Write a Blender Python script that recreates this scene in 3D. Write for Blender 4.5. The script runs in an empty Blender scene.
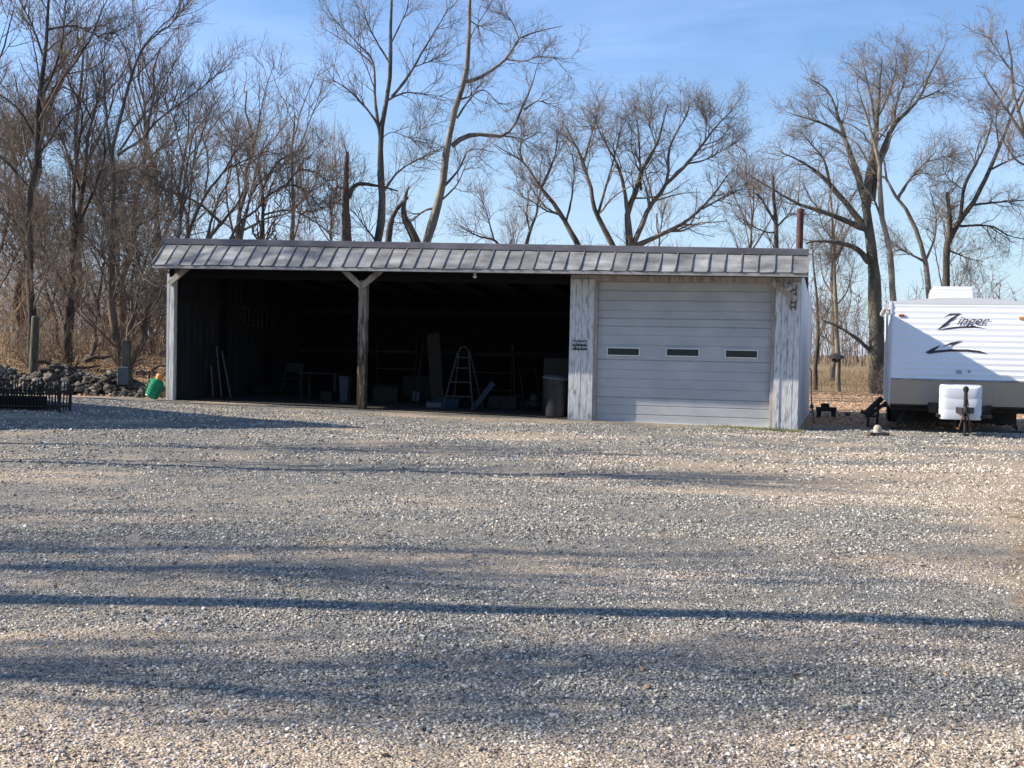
import bpy, math, random
import numpy as np
from mathutils import Vector, Matrix, Euler

# ------------------------------------------------------------------ scene, camera, light
sc = bpy.context.scene
COL = sc.collection
R = math.radians
F = 1200.0; HC = 1.5; PITCH = math.atan(35/F); ROLL = 0.020
SUN_EL = R(31); SUN_TR = R(1.2)      # direction the light travels, measured from +X toward the camera
cam_d = bpy.data.cameras.new('camera'); cam = bpy.data.objects.new('camera', cam_d); COL.objects.link(cam)
cam_d.sensor_fit = 'HORIZONTAL'; cam_d.sensor_width = 36; cam_d.lens = 36*F/1024
cam_d.clip_start = 0.05; cam_d.clip_end = 4000
RM = Matrix.Rotation(math.pi/2-PITCH, 3, 'X') @ Matrix.Rotation(ROLL, 3, 'Z')
cam.location = (0, 0, HC); cam.rotation_euler = RM.to_euler()
sc.camera = cam
sc.render.resolution_x = 1024; sc.render.resolution_y = 768

w = bpy.data.worlds.new('World'); sc.world = w; w.use_nodes = True
nt = w.node_tree; N = nt.nodes; K = nt.links
bg = N['Background']; bg.inputs['Strength'].default_value = 0.071
sky = N.new('ShaderNodeTexSky'); sky.sky_type = 'NISHITA'; sky.sun_disc = False
tosun = Vector((-math.cos(SUN_TR), math.sin(SUN_TR), 0))
sky.sun_elevation = SUN_EL; sky.sun_rotation = math.atan2(tosun.x, tosun.y)
sky.altitude = 0; sky.air_density = 1.15; sky.dust_density = 0.0; sky.ozone_density = 1.0
tc = N.new('ShaderNodeTexCoord'); mp = N.new('ShaderNodeMapping'); mp.inputs['Scale'].default_value = (1.0, 1.0, 5.0)
mp.inputs['Rotation'].default_value = (0.25, 0.12, 0)
no = N.new('ShaderNodeTexNoise'); no.inputs['Scale'].default_value = 2.2; no.inputs['Detail'].default_value = 7; no.inputs['Roughness'].default_value = .55
no.inputs['Distortion'].default_value = .6
cr = N.new('ShaderNodeValToRGB'); cr.color_ramp.elements[0].position = .42; cr.color_ramp.elements[1].position = .72
cr.color_ramp.elements[0].color = (0, 0, 0, 1); cr.color_ramp.elements[1].color = (.55, .55, .55, 1)
mx = N.new('ShaderNodeMixRGB'); mx.inputs['Color2'].default_value = (5.2, 6.3, 7.9, 1)
K.new(tc.outputs['Generated'], mp.inputs['Vector']); K.new(mp.outputs[0], no.inputs['Vector']); K.new(no.outputs['Fac'], cr.inputs[0])
K.new(cr.outputs[0], mx.inputs['Fac']); K.new(sky.outputs[0], mx.inputs['Color1']); tint = N.new('ShaderNodeMixRGB'); tint.blend_type = 'MULTIPLY'; tint.inputs['Fac'].default_value = 1; tint.inputs['Color2'].default_value = (.86, 1.03, 1.36, 1)
K.new(mx.outputs[0], tint.inputs['Color1']); sz = N.new('ShaderNodeSeparateXYZ'); K.new(tc.outputs['Generated'], sz.inputs[0])
mr = N.new('ShaderNodeMapRange'); mr.inputs['From Min'].default_value = 0; mr.inputs['From Max'].default_value = .22; mr.inputs['To Min'].default_value = .75; mr.inputs['To Max'].default_value = 0
K.new(sz.outputs['Z'], mr.inputs['Value']); hz_ = N.new('ShaderNodeMixRGB'); hz_.inputs['Color2'].default_value = (4.3, 5.6, 6.9, 1)
K.new(mr.outputs[0], hz_.inputs['Fac']); K.new(tint.outputs[0], hz_.inputs['Color1']); K.new(hz_.outputs[0], bg.inputs['Color'])

sd = bpy.data.lights.new('sun', 'SUN'); sd.energy = 5.0; sd.angle = R(.5); sd.color = (1, .91, .78)
so = bpy.data.objects.new('sun', sd); COL.objects.link(so)
ld = Vector((math.cos(SUN_TR)*math.cos(SUN_EL), -math.sin(SUN_TR)*math.cos(SUN_EL), -math.sin(SUN_EL)))
so.rotation_euler = ld.to_track_quat('-Z', 'Y').to_euler(); so.location = (-20, 10, 20)
sc.view_settings.view_transform = 'Standard'; sc.view_settings.look = 'None'
sc.view_settings.exposure = 0.95; sc.view_settings.gamma = 1

# ------------------------------------------------------------------ projection helpers (pixels to places at a known distance)
def ray(x, y):
    return RM @ Vector(((x-512)/F, -(y-384)/F, -1))
def at(x, y, Y):
    d = ray(x, y); t = Y/d.y
    return Vector((d.x*t, Y, HC+d.z*t))
def on_ground(x, y, z=0):
    d = ray(x, y); t = (z-HC)/d.z
    return Vector((d.x*t, d.y*t, z))

# ------------------------------------------------------------------ mesh helpers
class MB:
    def __init__(s): s.v = []; s.f = []
    def add(s, vs, fs):
        b = len(s.v); s.v += [tuple(v) for v in vs]; s.f += [tuple(i+b for i in f) for f in fs]; return s
    def box(s, x0, x1, y0, y1, z0, z1, m=None):
        vs = [Vector((x, y, z)) for z in (z0, z1) for x, y in ((x0, y0), (x1, y0), (x1, y1), (x0, y1))]
        if m is not None: vs = [m @ v for v in vs]
        return s.add(vs, [(3, 2, 1, 0), (4, 5, 6, 7), (0, 1, 5, 4), (1, 2, 6, 5), (2, 3, 7, 6), (3, 0, 4, 7)])
    def bar(s, a, b, wx, wz=None, up=(0, 0, 1)):
        a = Vector(a); b = Vector(b); wz = wz or wx; t = (b-a).normalized(); u = Vector(up)
        if abs(t.dot(u)) > .98: u = Vector((0, 1, 0))
        x = t.cross(u).normalized()*wx/2; z = x.cross(t).normalized()*wz/2
        vs = [p+i*x+j*z for p in (a, b) for i, j in ((-1, -1), (1, -1), (1, 1), (-1, 1))]
        return s.add(vs, [(0, 1, 2, 3), (7, 6, 5, 4), (0, 4, 5, 1), (1, 5, 6, 2), (2, 6, 7, 3), (3, 7, 4, 0)])
    def tube(s, pts, r, n=8, cap=True):
        pts = [Vector(p) for p in pts]; rr = r if isinstance(r, (list, tuple)) else [r]*len(pts); vs = []; fs = []
        for i, p in enumerate(pts):
            t = (pts[min(i+1, len(pts)-1)]-pts[max(i-1, 0)]).normalized()
            u = Vector((0, 0, 1)) if abs(t.z) < .9 else Vector((0, 1, 0))
            x = t.cross(u).normalized(); y = x.cross(t)
            for k in range(n):
                a = 2*math.pi*k/n; vs.append(p+(x*math.cos(a)+y*math.sin(a))*rr[i])
        for i in range(len(pts)-1):
            for k in range(n):
                k2 = (k+1) % n; fs.append((i*n+k, i*n+k2, (i+1)*n+k2, (i+1)*n+k))
        if cap: fs.append(tuple(range(n))[::-1]); fs.append(tuple((len(pts)-1)*n+k for k in range(n)))
        return s.add(vs, fs)
    def lathe(s, prof, c=(0, 0, 0), n=24, m=None):
        vs = []; fs = []
        for r, z in prof:
            for k in range(n):
                a = 2*math.pi*k/n; p = Vector((c[0]+r*math.cos(a), c[1]+r*math.sin(a), c[2]+z)); vs.append(m @ p if m is not None else p)
        for i in range(len(prof)-1):
            for k in range(n):
                k2 = (k+1) % n; fs.append((i*n+k, i*n+k2, (i+1)*n+k2, (i+1)*n+k))
        fs.append(tuple(range(n))[::-1]); fs.append(tuple((len(prof)-1)*n+k for k in range(n)))
        return s.add(vs, fs)
    def prism(s, poly, d, o=(0, 0, 0)):          # polygon in x-z pushed along y
        n = len(poly); vs = [(o[0]+x, o[1], o[2]+z) for x, z in poly]+[(o[0]+x, o[1]+d, o[2]+z) for x, z in poly]
        fs = [tuple(range(n)), tuple(range(2*n-1, n-1, -1))]+[(i, (i+n), ((i+1) % n)+n, (i+1) % n) for i in range(n)]
        return s.add(vs, fs)
    def build(s, name, mat, parent=None, bevel=0, smooth=False):
        me = bpy.data.meshes.new(name); me.from_pydata(s.v, [], s.f); me.validate(); me.update()
        me.materials.append(mat)
        o = bpy.data.objects.new(name, me); COL.objects.link(o)
        if parent is not None: o.parent = parent
        if smooth:
            me.polygons.foreach_set('use_smooth', [True]*len(me.polygons))
            try: me.set_sharp_from_angle(angle=R(35))
            except Exception: pass
        if bevel:
            b = o.modifiers.new('bevel', 'BEVEL'); b.width = bevel; b.segments = 2; b.limit_method = 'ANGLE'
        return o
def npmesh(name, V, Fq, mat, parent=None, smooth=True):
    me = bpy.data.meshes.new(name); V = np.asarray(V, np.float32); Fq = np.asarray(Fq, np.int32); k = Fq.shape[1]
    me.vertices.add(len(V)); me.vertices.foreach_set('co', V.ravel())
    me.loops.add(Fq.size); me.loops.foreach_set('vertex_index', Fq.ravel())
    me.polygons.add(len(Fq)); me.polygons.foreach_set('loop_start', np.arange(0, Fq.size, k, dtype=np.int32))
    me.polygons.foreach_set('loop_total', np.full(len(Fq), k, np.int32))
    me.polygons.foreach_set('use_smooth', np.full(len(Fq), smooth))
    me.update(calc_edges=True); me.materials.append(mat)
    o = bpy.data.objects.new(name, me); COL.objects.link(o)
    if parent is not None: o.parent = parent
    return o
def tag(o, label=None, cat=None, group=None, kind=None):
    if label: o['label'] = label
    if cat: o['category'] = cat
    if group: o['group'] = group
    if kind: o['kind'] = kind
    return o
def thing(name, label, cat, loc=(0, 0, 0), rz=0, group=None):
    o = bpy.data.objects.new(name, None); o.empty_display_size = .2; COL.objects.link(o)
    o.location = loc; o.rotation_euler = (0, 0, rz)
    return tag(o, label, cat, group)

# ------------------------------------------------------------------ materials
def mat(name, col, rough=.8, col2=None, scale=5, stretch=(1, 1, 1), lo=.35, hi=.65, bump=0, bscale=None, metal=0, col3=None, detail=6, spec=.3, island=0, trans=0):
    m = bpy.data.materials.new(name); m.use_nodes = True; n = m.node_tree.nodes; k = m.node_tree.links; b = n['Principled BSDF']
    b.inputs['Base Color'].default_value = (*col, 1); b.inputs['Roughness'].default_value = rough; b.inputs['Metallic'].default_value = metal
    b.inputs['Specular IOR Level'].default_value = spec
    t = n.new('ShaderNodeTexCoord'); p = n.new('ShaderNodeMapping'); p.inputs['Scale'].default_value = stretch
    k.new(t.outputs['Object'], p.inputs['Vector'])
    last = None
    if col2 is not None:
        q = n.new('ShaderNodeTexNoise'); q.inputs['Scale'].default_value = scale; q.inputs['Detail'].default_value = detail
        q.inputs['Roughness'].default_value = .6
        k.new(p.outputs[0], q.inputs['Vector'])
        c = n.new('ShaderNodeValToRGB'); c.color_ramp.elements[0].position = lo; c.color_ramp.elements[1].position = hi
        c.color_ramp.elements[0].color = (*col, 1); c.color_ramp.elements[1].color = (*col2, 1)
        if col3 is not None:
            e = c.color_ramp.elements.new((lo+hi)/2); e.color = (*col3, 1)
        k.new(q.outputs['Fac'], c.inputs[0]); last = c.outputs[0]
        if island:
            g = n.new('ShaderNodeNewGeometry'); h = n.new('ShaderNodeHueSaturation'); mr = n.new('ShaderNodeMapRange')
            mr.inputs['To Min'].default_value = 1-island; mr.inputs['To Max'].default_value = 1+island
            k.new(g.outputs['Random Per Island'], mr.inputs['Value']); k.new(mr.outputs[0], h.inputs['Value']); k.new(last, h.inputs['Color']); last = h.outputs[0]
        k.new(last, b.inputs['Base Color'])
    if bump:
        q = n.new('ShaderNodeTexNoise'); q.inputs['Scale'].default_value = bscale or scale*2; q.inputs['Detail'].default_value = 5
        k.new(p.outputs[0], q.inputs['Vector']); bb = n.new('ShaderNodeBump'); bb.inputs['Strength'].default_value = bump; bb.inputs['Distance'].default_value = .02
        k.new(q.outputs['Fac'], bb.inputs['Height']); k.new(bb.outputs[0], b.inputs['Normal'])
    return m

M = {}
M['bark'] = mat('bark', (.065, .052, .042), .95, (.20, .165, .13), 3, (1, 1, .3), bump=.8, bscale=14)
M['bark_light'] = mat('bark_light', (.10, .085, .07), .95, (.30, .26, .21), 3, (1, 1, .35), bump=.8, bscale=14)
M['bark_dark'] = mat('bark_dark', (.035, .03, .026), .95, (.12, .10, .08), 3, (1, 1, .3), bump=.8, bscale=14)
M['bark_moss'] = mat('bark_moss', (.05, .046, .038), .95, (.155, .145, .11), 2.5, (1, 1, .4), bump=.8, bscale=12)
M['twig'] = mat('twig', (.12, .095, .076), .9, (.23, .18, .14), 1.2)
M['twig_red'] = mat('twig_red', (.12, .075, .055), .9, (.24, .155, .11), 1.2)
M['twig_grey'] = mat('twig_grey', (.13, .11, .095), .9, (.27, .225, .18), 1.2)
M['vine'] = mat('vine', (.10, .05, .03), .95, (.22, .12, .065), 6, island=.4)
M['dead_wood'] = mat('dead_wood', (.05, .04, .03), .95, (.16, .12, .085), 5, (1, 1, .2), bump=1)
M['white_boards'] = mat('white_boards', (.20, .195, .18), .85, (.60, .60, .585), 2.4, (8, 8, 1.6), .34, .56, bump=.35, bscale=6, col3=(.50, .505, .50), detail=9)
M['post_wood'] = mat('post_wood', (.05, .035, .022), .9, (.30, .26, .22), 2.2, (7, 7, 1.2), .38, .60, bump=.6, bscale=5)
M['grey_wood'] = mat('grey_wood', (.22, .20, .17), .9, (.46, .44, .40), 3, (3, 3, 1), bump=.3)
M['post_white'] = mat('post_white', (.34, .33, .31), .85, (.66, .66, .64), 3, (8, 8, .7), .35, .55, bump=.3)
M['trim_wood'] = mat('trim_wood', (.30, .24, .20), .85, (.52, .47, .43), 3, (6, 6, .7))
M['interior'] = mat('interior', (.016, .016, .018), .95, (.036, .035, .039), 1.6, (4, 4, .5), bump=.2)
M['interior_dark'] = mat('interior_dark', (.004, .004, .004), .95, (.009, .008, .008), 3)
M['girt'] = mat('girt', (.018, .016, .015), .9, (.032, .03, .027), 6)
M['siding'] = mat('siding', (.42, .44, .47), .55, (.54, .56, .60), 1.2, (1, 1, .4))
M['door_panel'] = mat('door_panel', (.37, .38, .385), .5, (.45, .455, .455), 1.6, (1, 1, 1.6), bump=.03, bscale=8)
M['glass'] = mat('glass', (.008, .016, .02), .15, spec=.3)
M['win_frame'] = mat('win_frame', (.66, .66, .62), .5)
M['dark_paint'] = mat('dark_paint', (.02, .035, .035), .6)
M['sign_ink'] = mat('sign_ink', (.55, .58, .58), .6)
M['fascia'] = mat('fascia', (.085, .08, .095), .65, (.16, .155, .175), 3, (.5, 1, 1))
M['eave_trim'] = mat('eave_trim', (.20, .19, .19), .7, (.34, .33, .32), 4, (1, 1, 1))
M['rust'] = mat('rust', (.045, .022, .018), .8, (.12, .055, .042), 6, bump=.3)
M['rust_dark'] = mat('rust_dark', (.06, .03, .022), .85, (.16, .09, .06), 14)
M['black_metal'] = mat('black_metal', (.012, .012, .013), .55, (.035, .03, .028), 9)
M['rubber'] = mat('rubber', (.012, .012, .013), .85)
M['rv_white'] = mat('rv_white', (.68, .70, .73), .4, (.75, .765, .785), 1.1, (1, 1, .5), spec=.4)
M['rv_roof'] = mat('rv_roof', (.66, .67, .68), .6)
M['rv_beige'] = mat('rv_beige', (.35, .275, .195), .55, (.40, .32, .23), 1, spec=.4)
M['decal'] = mat('decal', (.045, .03, .04), .4)
M['decal_grey'] = mat('decal_grey', (.32, .33, .36), .4)
M['marker_red'] = mat('marker_red', (.35, .05, .03), .3)
M['marker_amber'] = mat('marker_amber', (.75, .26, .04), .3)
M['plastic_white'] = mat('plastic_white', (.56, .59, .64), .4, spec=.4)
M['green_plastic'] = mat('green_plastic', (.0, .17, .07), .4, (.02, .30, .14), 3, spec=.5)
M['orange_cap'] = mat('orange_cap', (.65, .21, .05), .5, (.72, .36, .12), 4)
M['alu'] = mat('alu', (.035, .035, .04), .7)
M['galv'] = mat('galv', (.08, .083, .09), .6)
M['dim_blue'] = mat('dim_blue', (.008, .022, .036), .6)
M['dim_white'] = mat('dim_white', (.5, .5, .5), .6)
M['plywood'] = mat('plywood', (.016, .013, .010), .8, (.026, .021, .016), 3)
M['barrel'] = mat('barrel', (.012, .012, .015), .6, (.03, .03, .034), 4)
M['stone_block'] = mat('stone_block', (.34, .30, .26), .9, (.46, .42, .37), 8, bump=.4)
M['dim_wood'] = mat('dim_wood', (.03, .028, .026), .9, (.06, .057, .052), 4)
M['bulb'] = mat('bulb', (.85, .85, .83), .3)
M['util_box'] = mat('util_box', (.07, .10, .105), .7, (.12, .15, .155), 5)
M['red_metal'] = mat('red_metal', (.32, .045, .03), .5)
M['leaf'] = mat('leaf', (.34, .19, .10), .9, (.68, .45, .27), 9, island=.5)
M['leaf_dark'] = mat('leaf_dark', (.16, .095, .06), .9, (.48, .31, .20), 9, island=.5)
M['dry_grass'] = mat('dry_grass', (.20, .14, .08), .9, (.40, .31, .18), .9, island=.35)
M['brush'] = mat('brush', (.12, .085, .062), .9, (.28, .205, .15), 1.5, island=.35)
M['green_weed'] = mat('green_weed', (.07, .10, .03), .9, (.30, .26, .13), 2, island=.3)
M['far_wood'] = mat('far_wood', (.12, .09, .08), .95, (.20, .15, .13), .4)
M['house_wall'] = mat('house_wall', (.55, .53, .48), .7)
M['shingle'] = mat('shingle', (.08, .075, .07), .9, (.13, .12, .11), 12)

def paint_high(m, z0, z1, amt):                       # old paint survives better high up the post
    n = m.node_tree.nodes; k = m.node_tree.links; c = next(q for q in n if q.type == 'VALTORGB'); l = c.inputs[0].links[0]; src = l.from_socket
    t = n.new('ShaderNodeTexCoord'); z = n.new('ShaderNodeSeparateXYZ'); k.new(t.outputs['Object'], z.inputs[0])
    r = n.new('ShaderNodeMapRange'); r.inputs['From Min'].default_value = z0; r.inputs['From Max'].default_value = z1; r.inputs['To Min'].default_value = -amt; r.inputs['To Max'].default_value = amt
    k.new(z.outputs['Z'], r.inputs['Value']); a = n.new('ShaderNodeMath'); k.new(src, a.inputs[0]); k.new(r.outputs[0], a.inputs[1]); k.new(a.outputs[0], c.inputs[0])
paint_high(M['post_wood'], .8, 3.0, .13)
M['seam'] = mat('seam', (.10, .10, .105), .7, (.22, .215, .21), 3)
M['field_weed'] = mat('field_weed', (.15, .10, .06), .9, (.30, .22, .13), .9, island=.35)
def roof_metal():
    m = mat('roof_metal', (.115, .113, .108), .55, (.31, .308, .295), 1.7, (.6, 2.2, 1.5), .34, .64, bump=.25, bscale=3, spec=.4, island=.24)
    m.node_tree.nodes['Principled BSDF'].inputs['Metallic'].default_value = .15
    return m
M['roof_metal'] = roof_metal()

# gravel colour: the same field drives the sheet and the loose stones
def gravel_colour(m, stones):
    n = m.node_tree.nodes; k = m.node_tree.links; b = n['Principled BSDF']
    g = n.new('ShaderNodeNewGeometry')
    def noise(scale, stretch, det=5, dist=0):
        p = n.new('ShaderNodeMapping'); p.inputs['Scale'].default_value = stretch; k.new(g.outputs['Position'], p.inputs['Vector'])
        q = n.new('ShaderNodeTexNoise'); q.inputs['Scale'].default_value = scale; q.inputs['Detail'].default_value = det; q.inputs['Distortion'].default_value = dist
        k.new(p.outputs[0], q.inputs['Vector']); return q.outputs['Fac']
    def ramp(fac, els):
        c = n.new('ShaderNodeValToRGB'); el = c.color_ramp.elements
        while len(el) < len(els): el.new(.5)
        for e, (ps, cc) in zip(el, els): e.position = ps; e.color = (*cc, 1)
        k.new(fac, c.inputs[0]); return c.outputs[0]
    def mix(f, a, c, mode='MIX'):
        x = n.new('ShaderNodeMixRGB'); x.blend_type = mode
        for s, v in ((0, f), (1, a), (2, c)):
            if isinstance(v, (int, float)): x.inputs[s].default_value = v
            elif isinstance(v, tuple): x.inputs[s].default_value = (*v, 1)
            else: k.new(v, x.inputs[s])
        return x.outputs[0]
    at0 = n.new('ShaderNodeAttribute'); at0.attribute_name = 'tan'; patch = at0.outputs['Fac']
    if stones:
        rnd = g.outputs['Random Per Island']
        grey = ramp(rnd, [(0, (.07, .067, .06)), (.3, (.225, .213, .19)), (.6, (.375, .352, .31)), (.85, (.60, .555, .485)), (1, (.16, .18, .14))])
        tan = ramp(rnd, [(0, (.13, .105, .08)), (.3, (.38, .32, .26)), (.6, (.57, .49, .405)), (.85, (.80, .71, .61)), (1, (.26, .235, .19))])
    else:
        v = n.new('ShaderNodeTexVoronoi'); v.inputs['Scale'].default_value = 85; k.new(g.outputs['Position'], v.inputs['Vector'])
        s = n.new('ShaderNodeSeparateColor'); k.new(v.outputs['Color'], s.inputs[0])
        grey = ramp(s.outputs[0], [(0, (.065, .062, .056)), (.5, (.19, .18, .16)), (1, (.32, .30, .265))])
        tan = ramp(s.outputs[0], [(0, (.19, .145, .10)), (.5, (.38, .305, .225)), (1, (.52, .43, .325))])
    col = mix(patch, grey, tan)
    dust = ramp(noise(1.7, (1, 1.6, 1), 5), [(.55, (0, 0, 0)), (.75, (.5, .5, .5))])
    col = mix(dust, col, (.40, .32, .22))
    return g, noise, ramp, mix, col, n, k, b
def ground_mat():
    m = bpy.data.materials.new('ground_mix'); m.use_nodes = True
    g, noise, ramp, mix, col, n, k, b = gravel_colour(m, False)
    b.inputs['Roughness'].default_value = .95; b.inputs['Specular IOR Level'].default_value = .1
    at_ = n.new('ShaderNodeAttribute'); at_.attribute_name = 'zone'; s = n.new('ShaderNodeSeparateColor'); k.new(at_.outputs['Color'], s.inputs[0])
    edge = noise(1.1, (1, 1, 1), 5)
    def zone(i, wid=.22):
        a = n.new('ShaderNodeMath'); a.operation = 'ADD'; k.new(s.outputs[i], a.inputs[0]); k.new(edge, a.inputs[1])
        return ramp(a.outputs[0], [(0, (0, 0, 0)), (.9-wid/2, (0, 0, 0)), (min(.9+wid/2, 1.0), (1, 1, 1))])
    litter = ramp(noise(7, (1, 1, 1), 8), [(.3, (.20, .125, .08)), (.5, (.40, .27, .17)), (.7, (.58, .43, .30))])
    field = ramp(noise(.5, (1, 1, 1), 9), [(.3, (.15, .10, .055)), (.5, (.27, .195, .11)), (.7, (.25, .21, .10))])
    dirt = ramp(noise(4, (1, 1, 1), 8), [(.3, (.13, .10, .07)), (.7, (.24, .19, .13))])
    sandy = ramp(noise(5, (1, 1, 1), 7), [(.35, (.21, .155, .10)), (.65, (.37, .29, .195))])
    z = zone(0); col = mix(z, col, litter)
    z2 = zone(1); col = mix(z2, col, field)
    z3 = zone(2); col = mix(z3, col, sandy)
    k.new(col, b.inputs['Base Color'])
    v = n.new('ShaderNodeTexVoronoi'); v.inputs['Scale'].default_value = 85; k.new(g.outputs['Position'], v.inputs['Vector'])
    bp = n.new('ShaderNodeBump'); bp.inputs['Strength'].default_value = .9; bp.inputs['Distance'].default_value = .009; bp.invert = True
    k.new(v.outputs['Distance'], bp.inputs['Height'])
    b2 = n.new('ShaderNodeBump'); b2.inputs['Strength'].default_value = .8; b2.inputs['Distance'].default_value = .05
    k.new(noise(9, (1, 1, 1), 7), b2.inputs['Height']); k.new(bp.outputs[0], b2.inputs['Normal']); k.new(b2.outputs[0], b.inputs['Normal'])
    return m
def stone_mat():
    m = bpy.data.materials.new('gravel_stone'); m.use_nodes = True
    g, noise, ramp, mix, col, n, k, b = gravel_colour(m, True)
    b.inputs['Roughness'].default_value = .9; b.inputs['Specular IOR Level'].default_value = .15
    k.new(col, b.inputs['Base Color']); return m
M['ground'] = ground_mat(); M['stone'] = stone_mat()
M['rubble'] = mat('rubble_stone', (.04, .033, .026), .95, (.16, .14, .115), 3, island=.7)

# ------------------------------------------------------------------ ground
TH = R(14)
corner = on_ground(797.5, 429.5)
Rs = Matrix.Rotation(-TH, 4, 'Z'); SI = (Matrix.Translation(corner) @ Rs).inverted()
def L(x, y, v):                                     # pixel -> (local x, local z) on the shed plane at depth v
    o = SI @ Vector((0, 0, HC)); d = SI.to_3x3() @ ray(x, y); t = (v-o.y)/d.y; p = o+d*t; return p.x, p.z
XL, zL = L(168, 399, 0)
def local(x, y):
    dx, dy = x-corner.x, y-corner.y; return dx*math.cos(TH)-dy*math.sin(TH), dx*math.sin(TH)+dy*math.cos(TH)
def in_shed(x, y): u, v = local(x, y); return (u > XL-.15) & (u < .4) & (v > -.1) & (v < 7.6)
def ss(a, b, x):
    t = np.clip((x-a)/(b-a), 0, 1); return t*t*(3-2*t)
def vnoise(x, y, seed, octv=4):
    g = np.random.RandomState(seed).rand(64, 64); out = 0; amp = .5; tot = 0
    for o in range(octv):
        xi = np.floor(x).astype(int); yi = np.floor(y).astype(int); fx = x-xi; fy = y-yi; fx = fx*fx*(3-2*fx); fy = fy*fy*(3-2*fy)
        a = g[xi % 64, yi % 64]*(1-fx)+g[(xi+1) % 64, yi % 64]*fx; b = g[xi % 64, (yi+1) % 64]*(1-fx)+g[(xi+1) % 64, (yi+1) % 64]*fx
        out = out+amp*(a*(1-fy)+b*fy); tot += amp; amp *= .55; x = x*2.03+7.3; y = y*2.03+3.1
    return out/tot
def bankmask(x, y):                                  # left bank of leaf litter behind the gravel
    return ss(-5.5, -9.5, x+(y-28)*.10)*ss(26.8, 29.5, y)
def height(x, y):
    x = np.asarray(x, float); y = np.asarray(y, float)
    h = .20*ss(0, -9.5, x)*ss(17, 26, y)
    h = h+1.15*ss(27, 44, y)*ss(-3, -9, x)+.9*ss(48, 130, y)
    h = h+.45*ss(130, 600, y)
    h = h+.010*np.sin(x*1.3+y*.4)*np.sin(y*.9)*(y < 27)+.012*np.sin(y*2.1+x*.25)*(y < 24)*ss(3, 6, y)
    h = h+.055*(vnoise(x*.55+100, y*.9+100, 21, 3)-.5)*(y < 27)*ss(2.5, 4, y)
    u, v = local(x, y); k = ss(-3.2, -1, v)*ss(9.5, 8, v)*ss(XL-1.5, XL-.3, u)*ss(1.2, .3, u)
    h = h*(1-k)+k*(zL*np.clip(u/XL, 0, 1)-.02)
    return h
def hz(x, y): return float(height(x, y))
xs = np.concatenate([-np.geomspace(1500, 30, 26), np.linspace(-29, 29, 175), np.geomspace(30, 1500, 26)])
ys = np.concatenate([np.linspace(-40, 2, 14), np.linspace(2.4, 36, 150), np.linspace(36.8, 140, 90), np.geomspace(142, 2500, 24)])
GX, GY = np.meshgrid(xs, ys); GZ = height(GX, GY)
gv = np.stack([GX, GY, GZ], -1).reshape(-1, 3); nx = len(xs); ny = len(ys)
ii = (np.arange(ny-1)[:, None]*nx+np.arange(nx-1)[None]).ravel()
ground = npmesh('ground', gv, np.stack([ii, ii+1, ii+nx+1, ii+nx], -1), M['ground'])
tag(ground, kind='structure')
X, Y = gv[:, 0], gv[:, 1]
LIT = np.maximum(bankmask(X, Y), ss(24.6, 25.6, Y)*ss(5.5, 6.2, X)*(1-ss(47, 50, Y)))
LIT = np.maximum(LIT, ss(33.0, 34, Y)*(1-ss(60, 75, Y))*ss(8, 5, X))
LIT = np.maximum(LIT, ss(-30, -34, X))
FLD = np.maximum(ss(47, 50, Y)*ss(-2, 4, X), ss(75, 90, Y)); FLD = np.maximum(FLD, ss(9, 20, X)*ss(10, 3, Y))
SND = ss(.375, .47, X/np.maximum(Y, 1))*ss(5.5, 8, Y)*(1-ss(12.5, 17, Y))*.72
ca = ground.data.color_attributes.new('zone', 'FLOAT_COLOR', 'POINT')
ca.data.foreach_set('color', np.stack([LIT, FLD, SND, np.ones_like(X)], -1).astype(np.float32).ravel())

WORN_SHADE = [(4.1, 14.5, 3.0, 3.0, .50), (.5, 8.0, 1.0, .4, .40), (2.9, 8.9, 1.1, 1.2, .35), (-2.9, 8.8, .8, .35, .30), (0, 3.6, 5, 1.5, .34), (1.9, 6.6, .8, .5, .22), (-3.5, 7.3, 1.0, .3, .2), (4.6, 9.6, .8, 3, .3),
        (-1.5, 13, 3.5, 3, -.15), (.9, 9.3, 1.8, .6, -.45), (-.6, 6.2, 2.3, .45, -.25), (1.5, 5.4, 1.1, .18, -.4), (-6, 17, 5, 4, -.05), (1.5, 6.9, .5, .25, -.15)]  # negative blobs: grey stone, with shade streaks painted into the gravel colour
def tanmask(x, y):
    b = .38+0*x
    for cx, cy, rx, ry, v in WORN_SHADE: b = b+v*np.exp(-((x-cx)/rx)**2-((y-cy)/ry)**2)
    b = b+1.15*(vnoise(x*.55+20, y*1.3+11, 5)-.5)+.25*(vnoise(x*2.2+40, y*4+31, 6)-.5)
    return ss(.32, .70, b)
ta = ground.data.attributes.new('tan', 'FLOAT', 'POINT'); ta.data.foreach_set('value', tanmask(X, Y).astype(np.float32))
rs = np.random.RandomState(7)
ICO = None
def ico():
    p = (1+5**.5)/2
    v = np.array([(-1, p, 0), (1, p, 0), (-1, -p, 0), (1, -p, 0), (0, -1, p), (0, 1, p), (0, -1, -p), (0, 1, -p), (p, 0, -1), (p, 0, 1), (-p, 0, -1), (-p, 0, 1)], float)
    v /= np.linalg.norm(v[0])
    f = np.array([(0, 11, 5), (0, 5, 1), (0, 1, 7), (0, 7, 10), (0, 10, 11), (1, 5, 9), (5, 11, 4), (11, 10, 2), (10, 7, 6), (7, 1, 8), (3, 9, 4), (3, 4, 2), (3, 2, 6), (3, 6, 8), (3, 8, 9), (4, 9, 5), (2, 4, 11), (6, 2, 10), (8, 6, 7), (9, 8, 1)])
    return v, f
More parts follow.
